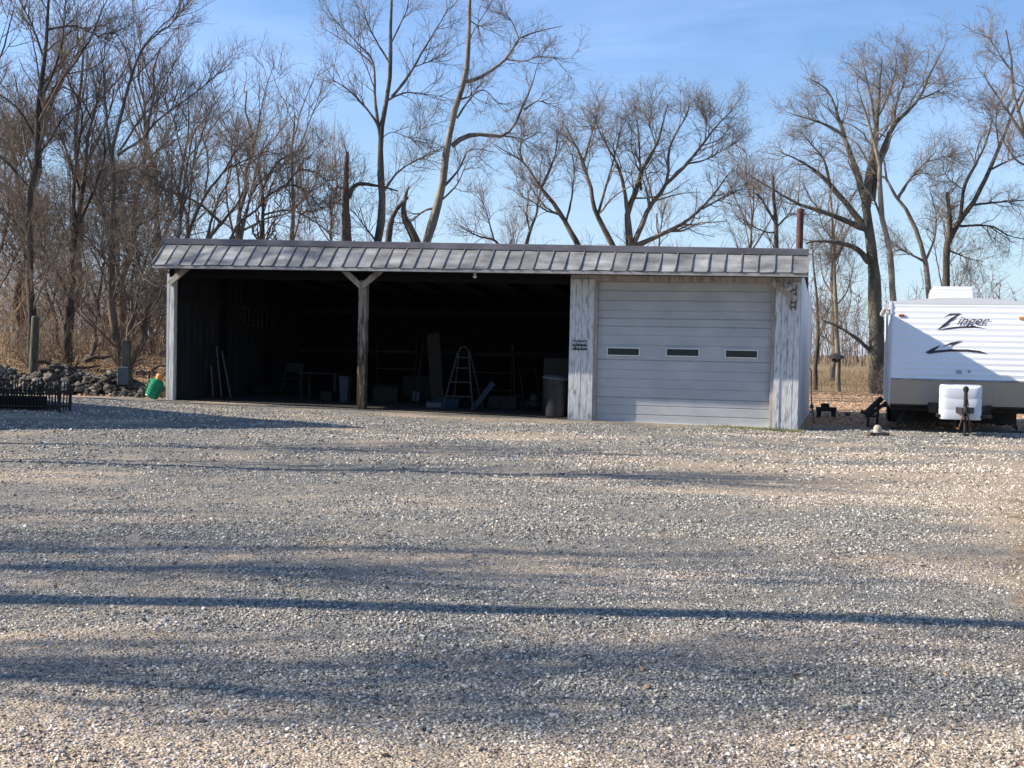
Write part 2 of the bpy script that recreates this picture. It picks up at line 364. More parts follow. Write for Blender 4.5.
def octa():
    v = np.array([(1, 0, 0), (-1, 0, 0), (0, 1, 0), (0, -1, 0), (0, 0, 1), (0, 0, -1)], float)
    f = np.array([(0, 2, 4), (2, 1, 4), (1, 3, 4), (3, 0, 4), (2, 0, 5), (1, 2, 5), (3, 1, 5), (0, 3, 5)])
    return v, f
def rotm(n):
    q = rs.normal(size=(n, 4)); q /= np.linalg.norm(q, axis=1)[:, None]; w_, x, y, z = q.T
    return np.stack([1-2*(y*y+z*z), 2*(x*y-z*w_), 2*(x*z+y*w_), 2*(x*y+z*w_), 1-2*(x*x+z*z), 2*(y*z-x*w_), 2*(x*z-y*w_), 2*(y*z+x*w_), 1-2*(x*x+y*y)], -1).reshape(n, 3, 3)
def stones(base, px, py, pz, r, jag=.5, flat=.78):
    v, f = base; n = len(px)
    sh = v[None]*(1+rs.uniform(-jag, jag, (n, len(v), 1)))*rs.uniform(.55, 1.2, (n, 1, 3))
    sh = np.einsum('nij,nkj->nki', rotm(n), sh)*r[:, None, None]; sh[..., 2] *= flat
    V = sh+np.stack([px, py, pz], -1)[:, None]
    Fx = f[None]+(np.arange(n)*len(v))[:, None, None]
    return V.reshape(-1, 3), Fx.reshape(-1, 3)
def scatter(n, y0, y1, side=1.18, extra=1.2):
    y = np.sqrt(rs.uniform(y0*y0, y1*y1, n)); x = rs.uniform(-1, 1, n)*(y*.4267*side+extra); return x, y
Vs = []; Fs = []; off = 0
for (n, y0, y1, r0, r1, base) in ((140000, 3.3, 8.5, .0038, .0108, ico()), (80000, 8.5, 14, .008, .0155, octa()), (58000, 14, 26.4, .015, .027, octa()), (2600, 3.3, 14, .011, .019, ico())):
    x, y = scatter(n, y0, y1)
    ok = (y < 24.0+np.clip(-x, 0, 20)*.27) & ~((x > 5.9) & (y > 24.2))
    bare = (vnoise(x*.8+3, y*1.6+9, 12) > .56) & (rs.rand(n) < .8)
    sandz = rs.rand(n) < .72*ss(.34, .44, x/y+.16*(vnoise(x*1.5+9, y*1.5, 9)-.5))*ss(5.2, 7.5, y)*(1-ss(13, 17, y))
    ok &= ~bare & ~sandz; x = x[ok]; y = y[ok]; n = len(x)
    r = r0+(r1-r0)*rs.rand(n)**1.8
    V, Fx = stones(base, x, y, height(x, y)+r*.15, r); Vs.append(V); Fs.append(Fx+off); off += len(V)
allv = np.concatenate(Vs); gr = npmesh('gravel', allv, np.concatenate(Fs), M['stone'], smooth=False)
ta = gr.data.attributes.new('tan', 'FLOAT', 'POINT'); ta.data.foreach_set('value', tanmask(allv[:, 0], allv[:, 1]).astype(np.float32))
tag(gr, 'crushed grey and tan gravel loose over the yard', 'gravel', kind='stuff')

# leaf litter: small bent leaves
def leaves(name, x, y, size, m, label, lift=.02):
    n = len(x); L = rs.uniform(.6, 1.2, n)*size; a = rs.uniform(0, 2*math.pi, n)
    base = np.array([(-1, 0, 0), (0, .5, .18), (1, 0, 0), (0, -.5, .18)]); v = base[None]*L[:, None, None]*.5
    v = np.einsum('nij,nkj->nki', rotm(n), v); v[..., 2] *= .7
    v = v+np.stack([x, y, height(x, y)+lift], -1)[:, None]
    f = (np.arange(n)[:, None]*4+np.arange(4)[None])
    return tag(npmesh(name, v.reshape(-1, 3), f, m, smooth=False), label, 'leaves', kind='stuff')
n = 26000; y = rs.uniform(27.5, 60, n)**1.0; x = rs.uniform(-.46, -.16, n)*y
k_ = (bankmask(x, y) > .3) & ~in_shed(x, y)
leaves('leaf_litter', x[k_], y[k_], .11, M['leaf_dark'], 'brown fallen leaves on the bank left of the shed')
n = 16000; y = rs.uniform(25.3, 49, n); x = rs.uniform(6.2, 22, n)
leaves('fallen_leaves', x, y, .085, M['leaf'], 'orange brown fallen leaves on the ground behind the trailer', .01)

# ------------------------------------------------------------------ tubes in bulk
class Tubes:
    def __init__(s): s.V = []; s.F = []; s.off = 0
    def add(s, P, Rr, n):
        P = np.asarray(P, float); Rr = np.asarray(Rr, float)
        if len(P) == 0: return
        T = np.gradient(P, axis=1); T /= np.linalg.norm(T, axis=2, keepdims=True)+1e-9
        ch = P[:, -1]-P[:, 0]; ax = np.zeros_like(ch); j = np.argmin(np.abs(ch), axis=1); ax[np.arange(len(ch)), j] = 1
        A = np.cross(T, ax[:, None]); A /= np.linalg.norm(A, axis=2, keepdims=True)+1e-9; B = np.cross(T, A)
        an = np.arange(n)*2*math.pi/n
        V = P[:, :, None]+(A[:, :, None]*np.cos(an)[:, None]+B[:, :, None]*np.sin(an)[:, None])*Rr[:, :, None, None]
        nb, p = P.shape[:2]; s.V.append(V.reshape(-1, 3))
        i = (np.arange(nb)[:, None, None]*p*n+np.arange(p-1)[None, :, None]*n); kk = np.arange(n)[None, None]; k2 = (kk+1) % n
        s.F.append((np.stack([i+kk, i+k2, i+n+k2, i+n+kk], -1)+s.off).reshape(-1, 4)); s.off += nb*p*n
    def build(s, name, m, parent=None):
        return npmesh(name, np.concatenate(s.V), np.concatenate(s.F), m, parent)
def resample(pts, n=14):
    p = np.asarray(pts, float)
    q = [p[0]*2-p[1]]+list(p)+[p[-1]*2-p[-2]]; out = []
    d = np.concatenate([[0], np.cumsum(np.linalg.norm(np.diff(p, axis=0), axis=1))]); d /= d[-1]
    for t in np.linspace(0, 1, n):
        i = min(np.searchsorted(d, t, 'right')-1, len(p)-2); u = (t-d[i])/(d[i+1]-d[i]+1e-9)
        a, b, c, e = q[i], q[i+1], q[i+2], q[i+3]
        out.append(.5*(2*b+(c-a)*u+(2*a-5*b+4*c-e)*u*u+(3*b-a-3*c+e)*u**3))
    return np.array(out)
def sprout(P, Rr, k, t0, t1, ang, lf, up, npts, wander, rs, rf=.6, Lmin=0, Lmax=99, gravity=0, rmin=.004, taper=.25, thin=.0085):
    nb, p = P.shape[:2]; idx = np.repeat(np.arange(nb), k); m = len(idx)
    t = rs.uniform(t0, t1, m)*(p-1); i = np.clip(t.astype(int), 0, p-2); u = (t-i)[:, None]
    S = P[idx, i]*(1-u)+P[idx, i+1]*u; tg = P[idx, i+1]-P[idx, i]; tg /= np.linalg.norm(tg, axis=1, keepdims=True)+1e-9
    r = Rr[idx, i]*(1-u[:, 0])+Rr[idx, i+1]*u[:, 0]
    ra = rs.normal(size=(m, 3)); ra -= (ra*tg).sum(1, keepdims=True)*tg; ra /= np.linalg.norm(ra, axis=1, keepdims=True)
    a = rs.normal(ang, .22, m)[:, None]; d = tg*np.cos(a)+ra*np.sin(a); d[:, 2] += up; d /= np.linalg.norm(d, axis=1, keepdims=True)
    Lp = np.linalg.norm(np.diff(P, axis=1), axis=2).sum(1)[idx]
    L = np.clip(Lp*lf*rs.uniform(.45, 1.15, m)*(1.15-.65*t/(p-1)), Lmin, Lmax)
    step = (L/(npts-1))[:, None]; Q = [S]; dd = d
    for j in range(npts-1):
        dd = dd+rs.normal(size=(m, 3))*wander; dd[:, 2] += up*.25-gravity; dd /= np.linalg.norm(dd, axis=1, keepdims=True); Q.append(Q[-1]+dd*step)
    Q = np.stack(Q, 1); r0 = np.clip(np.minimum(r*rf, L*thin), rmin, None)
    return Q, r0[:, None]*np.linspace(1, taper, npts)[None]
def dress(trunk_P, trunk_R, crown, limbP, limbR, rs, dens=(9, 6, 4), lf=(.42, .5, .6), ang=.75, up=.18, wander=.16, t0=.25, tw=(.006, .004), gravity=0, Lmax=3.5, thin=.0115):
    a, ar = sprout(limbP, limbR, int(dens[0]*1.25), t0, 1, ang, lf[0]*1.25, up, 9, wander*.85, rs, Lmax=Lmax*1.35, Lmin=1.1, rmin=.013, gravity=gravity, thin=thin, taper=.3)
    b, br = sprout(a, ar, dens[1], .12, 1, ang, lf[1], up, 6, wander*1.0, rs, rmin=tw[0], Lmin=.6, gravity=gravity)
    crown.add(a, ar, 5); crown.add(b, br, 3)
    if dens[2]:
        c, c_r = sprout(b, br, max(dens[2]-1, 1), .1, 1, ang*.9, lf[2], up*.8, 5, wander, rs, rmin=tw[1], Lmin=.34, taper=.4, gravity=gravity); crown.add(c, c_r, 3)
TREEG = 'bare winter trees around the shed'
def guided(label, Yd, limbs, base=None, bark='bark', twig='twig', seed=0, name='bare_tree', group=TREEG, depth=.25, **kw):
    """limbs: list of (pixels, r0, r1[, lean]); lean moves the limb tip in depth"""
    rs = np.random.RandomState(seed+100); P = []; Rr = []; fp = limbs[0][0]; sc_ = Yd/F
    b = base or at(*fp[0], Yd)
    first = None; start = {}
    for li, lb in enumerate(limbs):
        px, r0, r1 = lb[:3]; lean = lb[3] if len(lb) > 3 else (0 if li == 0 else rs.uniform(-1, 1)*depth)
        # each limb leaves at the depth of the nearest already built limb point
        p0 = at(*px[0], Yd); dy = 0
        if P:
            allp = np.concatenate(P); j = np.argmin((allp[:, 0]*Yd/allp[:, 1]-p0.x)**2+((allp[:, 2]-HC)*Yd/allp[:, 1]+HC-p0.z)**2); dy = allp[j, 1]-Yd
        ln = sum(math.hypot(px[i+1][0]-px[i][0], px[i+1][1]-px[i][1]) for i in range(len(px)-1))*sc_
        q = []; acc = 0
        for i, c in enumerate(px):
            if i: acc += math.hypot(c[0]-px[i-1][0], c[1]-px[i-1][1])*sc_
            q.append(at(c[0], c[1], Yd+dy+lean*acc))
        q = resample([tuple(v) for v in q]); q[1:-1] += rs.normal(size=(12, 3))*.0022*ln
        fk = kw.get('fat', .6); r0 *= fk; r1 *= .55
        P.append(q); Rr.append(np.linspace(r0, r1, 14)*(1+rs.normal(size=14)*.07))
    g = P[0][0].copy(); gz = hz(g[0], g[1])
    if gz < g[2]+.4 and P[0][0][2]-gz > -2:         # run the trunk down into the ground
        d = P[0][0]-P[0][2]; d /= np.linalg.norm(d)+1e-9
        if g[2] > gz:
            k = (g[2]-gz+.15); foot = g+np.array([d[0]/max(-d[2], .5)*k*.5, 0, -k])
            P.insert(1, resample([foot, (foot+g)/2+np.array([.02, 0, 0]), g])); Rr.insert(1, np.linspace(fk*limbs[0][1]*1.5, fk*limbs[0][1], 14))
            g = foot
    T = thing(name, label, 'tree', (float(g[0]), float(g[1]), float(gz)), 0, group)
    P = np.array(P)-np.array(T.location)[None, None]; Rr = np.array(Rr)
    kw.pop('fat', None); tr = Tubes(); tr.add(P, Rr, 9); tr.build('trunk', M[bark], T)
    cr_ = Tubes(); k0 = kw.pop('crown_from', 0)
    dress(P, Rr, cr_, P[k0:], Rr[k0:], rs, **kw); cr_.build('crown', M[twig], T)
    return T
def wild(label, x, y, h, r, seed, nl=7, lean=(0, 0), spread=.55, bark='bark', twig='twig', name='bare_tree', group=TREEG, cat='tree', lo=.22, z0=None, limbL=.5, gravity=0, **kw):
    rs = np.random.RandomState(seed+500); z = hz(x, y) if z0 is None else z0
    T = thing(name, label, cat, (x, y, z), 0, group)
    t = np.linspace(0, 1, 14); wv = np.cumsum(rs.normal(size=(14, 2)), 0)*.012*h; wv -= wv[0]
    tp = np.stack([lean[0]*h*t**1.3+wv[:, 0], lean[1]*h*t**1.3+wv[:, 1], h*t-.15], -1)[None]; trr = (r*(1-.9*t**.8)+.01)[None]; trr[0, 0] *= 1.35
    a, ar = sprout(tp, trr, nl, lo, .95, spread, limbL, .22, 14, .07, rs, rf=.7, gravity=gravity, thin=.013)
    a2, ar2 = sprout(a, ar, 3, .2, .8, .6, .6, .2, 14, .08, rs, rf=.75, gravity=gravity, thin=.012)
    tr = Tubes(); tr.add(tp, trr, 9); tr.add(a, ar, 7); tr.add(a2, ar2, 6); tr.build('trunk', M[bark], T)
    c = Tubes(); LP = np.concatenate([tp, a, a2]); LR = np.concatenate([trr, ar, ar2])
    LP = np.concatenate([a, a2]); LR = np.concatenate([ar, ar2]); kw.setdefault('dens', (5, 5, 4)); dress(None, None, c, LP, LR, rs, gravity=gravity, **kw); c.build('crown', M[twig], T)
    return T

# --- tall pair behind the middle of the roof
guided('slender upright bare tree behind the shed, just right of the broken vine-covered trunk', 40, [
    ([(377, 246), (379, 225), (382, 195), (381, 165), (380, 137), (386, 101), (389, 62), (391, 20), (392, -30), (394, -70)], .22, .03, 0),
    ([(380, 137), (377, 124), (365, 107), (346, 88), (326, 77)], .09, .015),
    ([(380, 134), (375, 98), (373, 62), (356, 42), (333, 18)], .10, .015),
    ([(374, 66), (362, 54), (340, 38), (322, 28)], .05, .012),
    ([(386, 101), (404, 93), (422, 94), (440, 96)], .06, .012),
    ([(392, 97), (404, 82), (414, 67), (424, 49), (440, 23), (452, 0)], .09, .015),
    ([(389, 62), (378, 44), (368, 24), (358, -10)], .06, .015),
    ([(390, 45), (400, 25), (408, 5), (412, -30)], .05, .012),
    ([(414, 67), (428, 62), (446, 56)], .04, .01),
    ([(383, 192), (398, 172), (421, 158), (445, 149)], .07, .02),
    ([(379, 140), (392, 132), (410, 137), (424, 128)], .03, .01),
    ([(375, 240), (366, 228), (354, 212)], .06, .02)], bark='bark', seed=1, dens=(9, 7, 4), up=.15, lf=(.34, .5, .55), Lmax=2.2, crown_from=1)
guided('tall bare tree leaning right behind the shed, with one long crooked limb to the right', 42, [
    ([(425, 247), (431, 225), (441, 195), (449, 143), (455, 107), (465, 81), (468, 42), (470, 0), (473, -50)], .27, .06, 0),
    ([(466, 82), (481, 77), (506, 59), (519, 39), (540, 31), (563, 26)], .12, .015),
    ([(506, 59), (524, 61), (540, 57), (576, 59)], .05, .012),
    ([(519, 39), (512, 22), (500, 8)], .05, .012),
    ([(452, 146), (465, 137), (481, 134), (503, 136), (517, 121), (525, 101), (532, 86), (537, 66)], .16, .02),
    ([(524, 110), (532, 104), (540, 101), (556, 107)], .06, .012),
    ([(504, 136), (518, 138), (534, 144)], .05, .01),
    ([(441, 190), (459, 169), (468, 151), (478, 149), (494, 152)], .09, .02),
    ([(440, 202), (456, 186), (463, 172), (470, 158), (482, 156)], .06, .015),
    ([(457, 118), (466, 104), (475, 93), (486, 91), (504, 111)], .07, .012),
    ([(458, 100), (468, 97), (472, 94)], .08, .03),
    ([(434, 208), (424, 211), (411, 222)], .08, .03),
    ([(469, 20), (480, 26), (488, 20)], .04, .012),
    ([(468, 45), (474, 30), (490, 5), (500, -20)], .05, .012),
    ([(449, 143), (438, 150), (430, 152)], .06, .03)], bark='bark_light', seed=2, dens=(7, 7, 5), up=.1, wander=.22, lf=(.26, .5, .55), Lmax=1.9, crown_from=1)
guided('pair of short snapped grey snags between the two tall trees behind the roof', 41, [
    ([(418, 247), (412, 232), (404, 215), (405, 200), (409, 186)], .20, .05, 0),
    ([(388, 247), (390, 228), (395, 212), (408, 197)], .15, .08, 0)], bark='dead_wood', seed=3, fat=.9, dens=(4, 4, 3), lf=(.3, .5, .5), name='dead_tree')
st = guided('broken dead trunk wrapped in rusty brown vines behind the roof', 40, [
    ([(347, 247), (346, 215), (346, 185), (347, 152)], .20, .11, 0),
    ([(349, 198), (352, 189), (359, 184), (378, 186), (398, 191)], .10, .04, 0)], bark='dead_wood', twig='vine', seed=4, fat=.9, dens=(10, 5, 3), lf=(.10, .5, .5), Lmax=.5, name='dead_tree', t0=.02)
# vines tight round the dead trunk
def vine_wrap(T, hgt, r, n, seed, name='vine', lean=0, z0=0, wob=.04):
    rs = np.random.RandomState(seed); t = np.linspace(0, 1, 30)[None]; ph = rs.uniform(0, 6.28, (n, 1)); tw = rs.uniform(-9, 9, (n, 1))
    rr = r+rs.uniform(0, wob, (n, 1))+rs.normal(size=(n, 30))*wob*.4
    P = np.stack([rr*np.cos(ph+tw*t)+lean*t*hgt, rr*np.sin(ph+tw*t), z0+hgt*t*rs.uniform(.7, 1, (n, 1))], -1)
    c = Tubes(); c.add(P, np.full((n, 30), .018), 4); a, ar = sprout(P, np.full((n, 30), .012), 16, .02, 1, 1.1, .02, .2, 4, .3, rs, Lmin=.12, Lmax=.35, rmin=.008); c.add(a, ar, 3)
    return c.build(name, M['vine'], T)
vine_wrap(st, 4.6, .20, 22, 5)

# --- round-crowned trees behind the garage end
guided('wide spreading bare tree with a fan crown directly above the roller door', 46, [
    ([(630, 250), (629, 232), (628, 214), (636, 190), (642, 169), (656, 146), (668, 104)], .26, .03, 0),
    ([(628, 214), (621, 174), (610, 152), (600, 132), (592, 112)], .14, .02),
    ([(633, 246), (649, 209), (666, 183), (670, 146), (684, 120), (690, 102)], .19, .02),
    ([(666, 184), (687, 164), (705, 141), (722, 120), (736, 108)], .14, .015),
    ([(687, 164), (705, 160), (720, 152), (736, 143)], .07, .012),
    ([(641, 190), (640, 160), (638, 130), (634, 104)], .09, .012),
    ([(614, 248), (596, 213), (590, 185), (583, 160), (572, 140), (562, 120)], .20, .02),
    ([(598, 215), (608, 180), (616, 150), (622, 118)], .10, .012),
    ([(583, 164), (590, 140), (596, 118), (600, 104)], .09, .012),
    ([(636, 246), (658, 236), (680, 225), (701, 209), (722, 183), (736, 165)], .18, .015),
    ([(702, 209), (734, 192), (758, 189)], .07, .012),
    ([(656, 146), (650, 125), (648, 104)], .06, .01),
    ([(705, 141), (706, 124), (702, 110)], .05, .01)], bark='bark', twig='twig', seed=5, dens=(13, 9, 5), thin=.016, wander=.22, ang=.8, up=.12, lf=(.36, .5, .55), Lmax=3)
guided('bare tree beside the fan-crowned one, its trunk sweeping up to the left', 47, [
    ([(580, 250), (561, 215), (539, 184), (523, 162), (508, 152), (494, 144)], .20, .02, 0),
    ([(541, 187), (549, 172), (556, 150), (556, 128)], .10, .015),
    ([(523, 162), (520, 146), (530, 122)], .06, .012),
    ([(561, 215), (545, 210), (530, 200), (520, 196)], .07, .015),
    ([(566, 222), (572, 195), (574, 165), (566, 140)], .08, .012)], bark='bark', seed=6, dens=(11, 8, 5), thin=.016, wander=.22, lf=(.36, .5, .5), Lmax=2.6)
guided('low crooked bare tree with a limb curling left just above the roof ridge', 48, [
    ([(524, 252), (530, 232), (537, 212), (540, 192), (548, 178)], .13, .03, 0),
    ([(504, 250), (494, 240), (481, 237), (470, 232), (459, 226)], .10, .02),
    ([(494, 240), (490, 225), (484, 205), (476, 195)], .06, .012),
    ([(530, 234), (527, 212), (528, 190), (518, 172)], .06, .012)], bark='bark', seed=7, dens=(10, 8, 4), thin=.016, wander=.25, lf=(.42, .5, .5))
guided('thin bare tree with a snapped top between the fan-crowned tree and the rusty flue', 44, [
    ([(776, 252), (776, 225), (774, 205), (773, 176)], .17, .07, 0),
    ([(775, 222), (768, 210), (762, 200), (756, 194)], .09, .06),
    ([(776, 228), (790, 214), (800, 216)], .06, .02),
    ([(776, 232), (766, 232), (744, 222)], .06, .02)], bark='bark_dark', seed=8, dens=(9, 8, 4), thin=.015, wander=.22, lf=(.5, .5, .5))

# --- big oaks at right
guided('big bare oak with a mossy trunk between the garage and the travel trailer', 48, [
    ([(878, 395), (877, 345), (875, 300), (872, 255), (868, 220), (866, 206)], .44, .30, 0),
    ([(866, 207), (868, 180), (874, 150), (877, 120), (879, 90), (882, 56)], .24, .02),
    ([(868, 232), (850, 208), (832, 187), (816, 171), (798, 160), (776, 150)], .18, .02),
    ([(865, 200), (854, 165), (844, 135), (836, 110), (827, 90), (808, 78)], .18, .02),
    ([(872, 200), (878, 164), (894, 125), (918, 100), (929, 76), (946, 44)], .17, .018),
    ([(876, 146), (874, 115), (868, 85), (862, 58)], .10, .015),
    ([(870, 230), (848, 222), (820, 211), (795, 202), (770, 188), (745, 172)], .15, .02, -.1),
    ([(869, 262), (858, 250), (844, 244), (816, 241), (806, 244)], .16, .04, -.1),
    ([(844, 244), (838, 256), (832, 262)], .05, .02),
    ([(844, 136), (826, 125), (806, 118), (786, 112)], .09, .015),
    ([(830, 187), (824, 160), (812, 145), (800, 132)], .08, .015),
    ([(894, 125), (896, 104), (904, 82), (908, 60)], .08, .012),
    ([(918, 100), (936, 92), (952, 82)], .05, .012),
    ([(874, 355), (862, 343), (844, 330), (822, 320)], .12, .03, -.1),
    ([(876, 120), (888, 96), (896, 66), (894, 48)], .07, .012)], bark='bark_moss', twig='twig_grey', seed=9, fat=.85, dens=(13, 10, 5), thin=.018, ang=.9, lf=(.30, .5, .55), up=.06, wander=.2, Lmax=2.8, crown_from=1)
guided('pale grey bare oak rising behind the left edge of the trailer', 45, [
    ([(893, 395), (894, 330), (892, 283), (887, 240), (881, 206), (880, 164)], .24, .15, 0),
    ([(880, 166), (873, 138), (865, 111), (858, 90), (855, 70)], .12, .015),
    ([(885, 232), (874, 200), (852, 170), (846, 140)], .08, .02),
    ([(880, 166), (890, 140), (892, 110), (900, 85)], .09, .012)], bark='bark_light', twig='twig_grey', seed=10, dens=(10, 9, 4), thin=.017, wander=.25, up=.08, ang=.85, lf=(.34, .5, .5), crown_from=1)
guided('forked bare oak behind the middle of the trailer roof, right of the mossy oak', 47, [
    ([(938, 395), (934, 330), (929, 290), (924, 258), (915, 227), (902, 205), (890, 188), (884, 160)], .30, .06, 0),
    ([(898, 198), (911, 178), (926, 162), (936, 151)], .12, .03),
    ([(926, 162), (940, 158), (960, 150)], .05, .012),
    ([(886, 178), (874, 172), (862, 150)], .07, .02),
    ([(925, 262), (934, 240), (936, 215), (930, 190)], .09, .015),
    ([(925, 262), (912, 255), (898, 250), (886, 258)], .09, .02)], bark='bark_light', twig='twig_grey', seed=11, dens=(11, 9, 5), thin=.018, up=.08, ang=.9, lf=(.32, .5, .5), wander=.2, Lmax=2.6, crown_from=1)
guided('dark bare oak leaning right over the trailer beside a jagged stub', 49, [
    ([(946, 395), (946, 330), (946, 283), (948, 241), (958, 222), (971, 206), (986, 176), (999, 146), (1012, 115), (1026, 85)], .34, .06, 0),
    ([(949, 243), (950, 220), (947, 192)], .20, .12),
    ([(960, 222), (964, 188), (975, 165), (985, 146), (992, 118), (984, 104)], .15, .02),
    ([(972, 205), (1000, 202), (1030, 200)], .10, .03),
    ([(960, 226), (990, 226), (1010, 236), (1030, 240)], .09, .02),
    ([(999, 146), (996, 120), (1000, 98)], .07, .015),
    ([(964, 190), (950, 180), (942, 168)], .05, .015),
    ([(990, 170), (1010, 160), (1030, 152)], .08, .02),
    ([(948, 250), (968, 258), (985, 262)], .07, .015)], bark='bark_dark', twig='twig_grey', seed=12, dens=(12, 9, 5), thin=.018, up=.08, ang=.9, lf=(.32, .5, .5), wander=.2, Lmax=2.8, crown_from=1)
guided('bare oak crown cut off by the right edge of the photo, high above the trailer', 40, [
    ([(1060, 420), (1058, 330), (1052, 260), (1044, 200), (1030, 150), (1018, 112), (1012, 70), (1006, 30)], .32, .04, 0),
    ([(1026, 140), (1008, 112), (992, 88), (976, 66)], .10, .015),
    ([(1018, 112), (1030, 80), (1034, 40)], .10, .015),
    ([(1012, 72), (1000, 55), (988, 38)], .06, .012),
    ([(1036, 170), (1014, 158), (998, 130), (984, 108)], .07, .012)], bark='bark_light', twig='twig_grey', seed=13, dens=(11, 9, 4), thin=.018, wander=.25, up=.08, ang=.85, lf=(.32, .5, .5), crown_from=1)
guided('slim bare tree with a pale lower trunk on the grass edge behind the garage corner', 50, [
    ([(838, 393), (838, 360), (837, 330), (835, 290), (833, 240), (830, 180)], .20, .05, 0),
    ([(838, 352), (828, 340), (822, 326)], .08, .03),
    ([(837, 330), (848, 312), (852, 290)], .07, .02),
    ([(836, 300), (824, 280), (820, 255)], .07, .02),
    ([(834, 260), (846, 235), (852, 215)], .06, .02),
    ([(833, 240), (822, 225), (818, 200)], .05, .02)], bark='bark_light', twig='twig', seed=14, dens=(6, 5, 3), lf=(.3, .5, .5), crown_from=1)
guided('slim dark bare tree close beside the garage corner', 51, [
    ([(815, 391), (816, 360), (818, 330), (816, 290), (812, 240)], .18, .05, 0),
    ([(817, 340), (826, 322), (828, 300)], .06, .02)], bark='bark_dark', twig='twig', seed=15, dens=(8, 6, 3), lf=(.3, .5, .5))

# --- left wood
guided('dark straight bare tree behind the wooden fence post at far left', 33, [
    ([(32, 372), (30, 320), (30, 270), (28, 220), (31, 180), (36, 140), (40, 90), (47, 40), (50, -20)], .21, .06, 0),
    ([(36, 140), (20, 112), (2, 96), (-20, 86)], .09, .02),
    ([(30, 190), (14, 170), (-6, 150)], .09, .03),
    ([(40, 100), (52, 76), (62, 40), (66, 0)], .07, .02),
    ([(38, 118), (55, 88), (78, 58), (98, 22), (112, -12)], .08, .02),
    ([(44, 60), (34, 30), (20, 0)], .06, .02),
    ([(33, 160), (50, 140), (62, 120), (85, 98)], .05, .015),
    ([(29, 240), (14, 222), (0, 208)], .06, .02),
    ([(46, 30), (74, 26), (98, 36), (112, 42)], .06, .015)], bark='bark_dark', twig='twig', seed=20, dens=(12, 7, 5), lf=(.40, .5, .55), t0=.1, Lmax=2.6)
guided('bare tree with a broad dark foot and a forking top, second trunk from the left', 34, [
    ([(67, 366), (68, 330), (71, 290), (73, 250), (76, 225)], .26, .15, 0),
    ([(76, 226), (84, 180), (88, 140), (96, 105), (102, 70)], .12, .03),
    ([(75, 228), (74, 190), (78, 150), (82, 110), (70, 84)], .10, .02),
    ([(76, 228), (92, 195), (104, 160), (104, 130)], .10, .03),
    ([(80, 190), (66, 150), (50, 118)], .06, .015),
    ([(92, 120), (82, 100), (66, 88), (52, 90)], .05, .015),
    ([(70, 300), (56, 270), (44, 250), (38, 225)], .05, .015)], bark='bark_dark', seed=21, dens=(12, 7, 5), lf=(.4, .5, .55), Lmax=2.4)
guided('bare tree with a brown swollen foot and a long limb sweeping right', 33.5, [
    ([(121, 366), (117, 340), (112, 305), (111, 260), (112, 215), (114, 180), (112, 150)], .22, .10, 0),
    ([(113, 170), (108, 130), (105, 100), (104, 72), (100, 48)], .09, .02),
    ([(112, 150), (122, 112), (130, 80), (142, 50), (160, 28), (188, 2)], .09, .015),
    ([(140, 54), (150, 40), (175, 20), (196, -10)], .05, .012),
    ([(118, 155), (140, 140), (160, 118), (196, 92), (222, 70)], .07, .012),
    ([(115, 172), (135, 168), (158, 150), (180, 130), (200, 118)], .06, .012),
    ([(120, 150), (140, 120), (160, 96), (175, 60)], .06, .012),
    ([(112, 220), (95, 195), (88, 160), (76, 130)], .07, .015),
    ([(110, 300), (98, 262), (84, 240), (70, 230)], .06, .02),
    ([(112, 250), (128, 230), (150, 220), (172, 206)], .06, .02)], bark='bark', seed=22, dens=(11, 7, 5), lf=(.38, .5, .55), up=.26, Lmax=2.4)
guided('bare tree with a curved leaning trunk close to the left end of the shed', 33, [
    ([(130, 366), (138, 352), (146, 340), (144, 318), (150, 306), (164, 292), (176, 270), (182, 240)], .15, .06, 0),
    ([(176, 270), (180, 225), (190, 180), (200, 140), (212, 110)], .06, .02),
    ([(146, 335), (128, 300), (118, 270), (104, 240)], .06, .02)], bark='bark', seed=23, dens=(7, 5, 4), lf=(.4, .5, .5), Lmax=2)
guided('bare tree with two dark diverging stems just left of the shed roof corner', 36, [
    ([(172, 300), (175, 262), (180, 225), (183, 190), (190, 150), (196, 128)], .13, .03, 0),
    ([(172, 280), (190, 230), (205, 195), (225, 170), (240, 145), (262, 128)], .12, .02),
    ([(205, 195), (208, 160), (200, 130)], .06, .015),
    ([(225, 170), (246, 160), (268, 150)], .05, .012)], bark='bark_dark', seed=24, dens=(10, 6, 4), lf=(.4, .5, .55), Lmax=2.4)
guided('many-stemmed bare tree above the left part of the shed roof', 38, [
    ([(196, 280), (205, 245), (222, 222), (240, 200), (250, 170)], .15, .03, 0),
    ([(205, 245), (216, 205), (230, 175), (232, 140), (238, 118)], .08, .02),
    ([(222, 224), (205, 208), (185, 196), (164, 190)], .09, .02),
    ([(240, 245), (246, 215), (254, 190), (280, 160), (286, 140)], .08, .02),
    ([(244, 230), (268, 218), (290, 212), (310, 190)], .06, .02),
    ([(228, 244), (240, 222), (262, 205), (276, 176), (296, 150)], .08, .015)], bark='bark', twig='twig', seed=25, dens=(11, 7, 4), lf=(.4, .5, .55), Lmax=2.6)
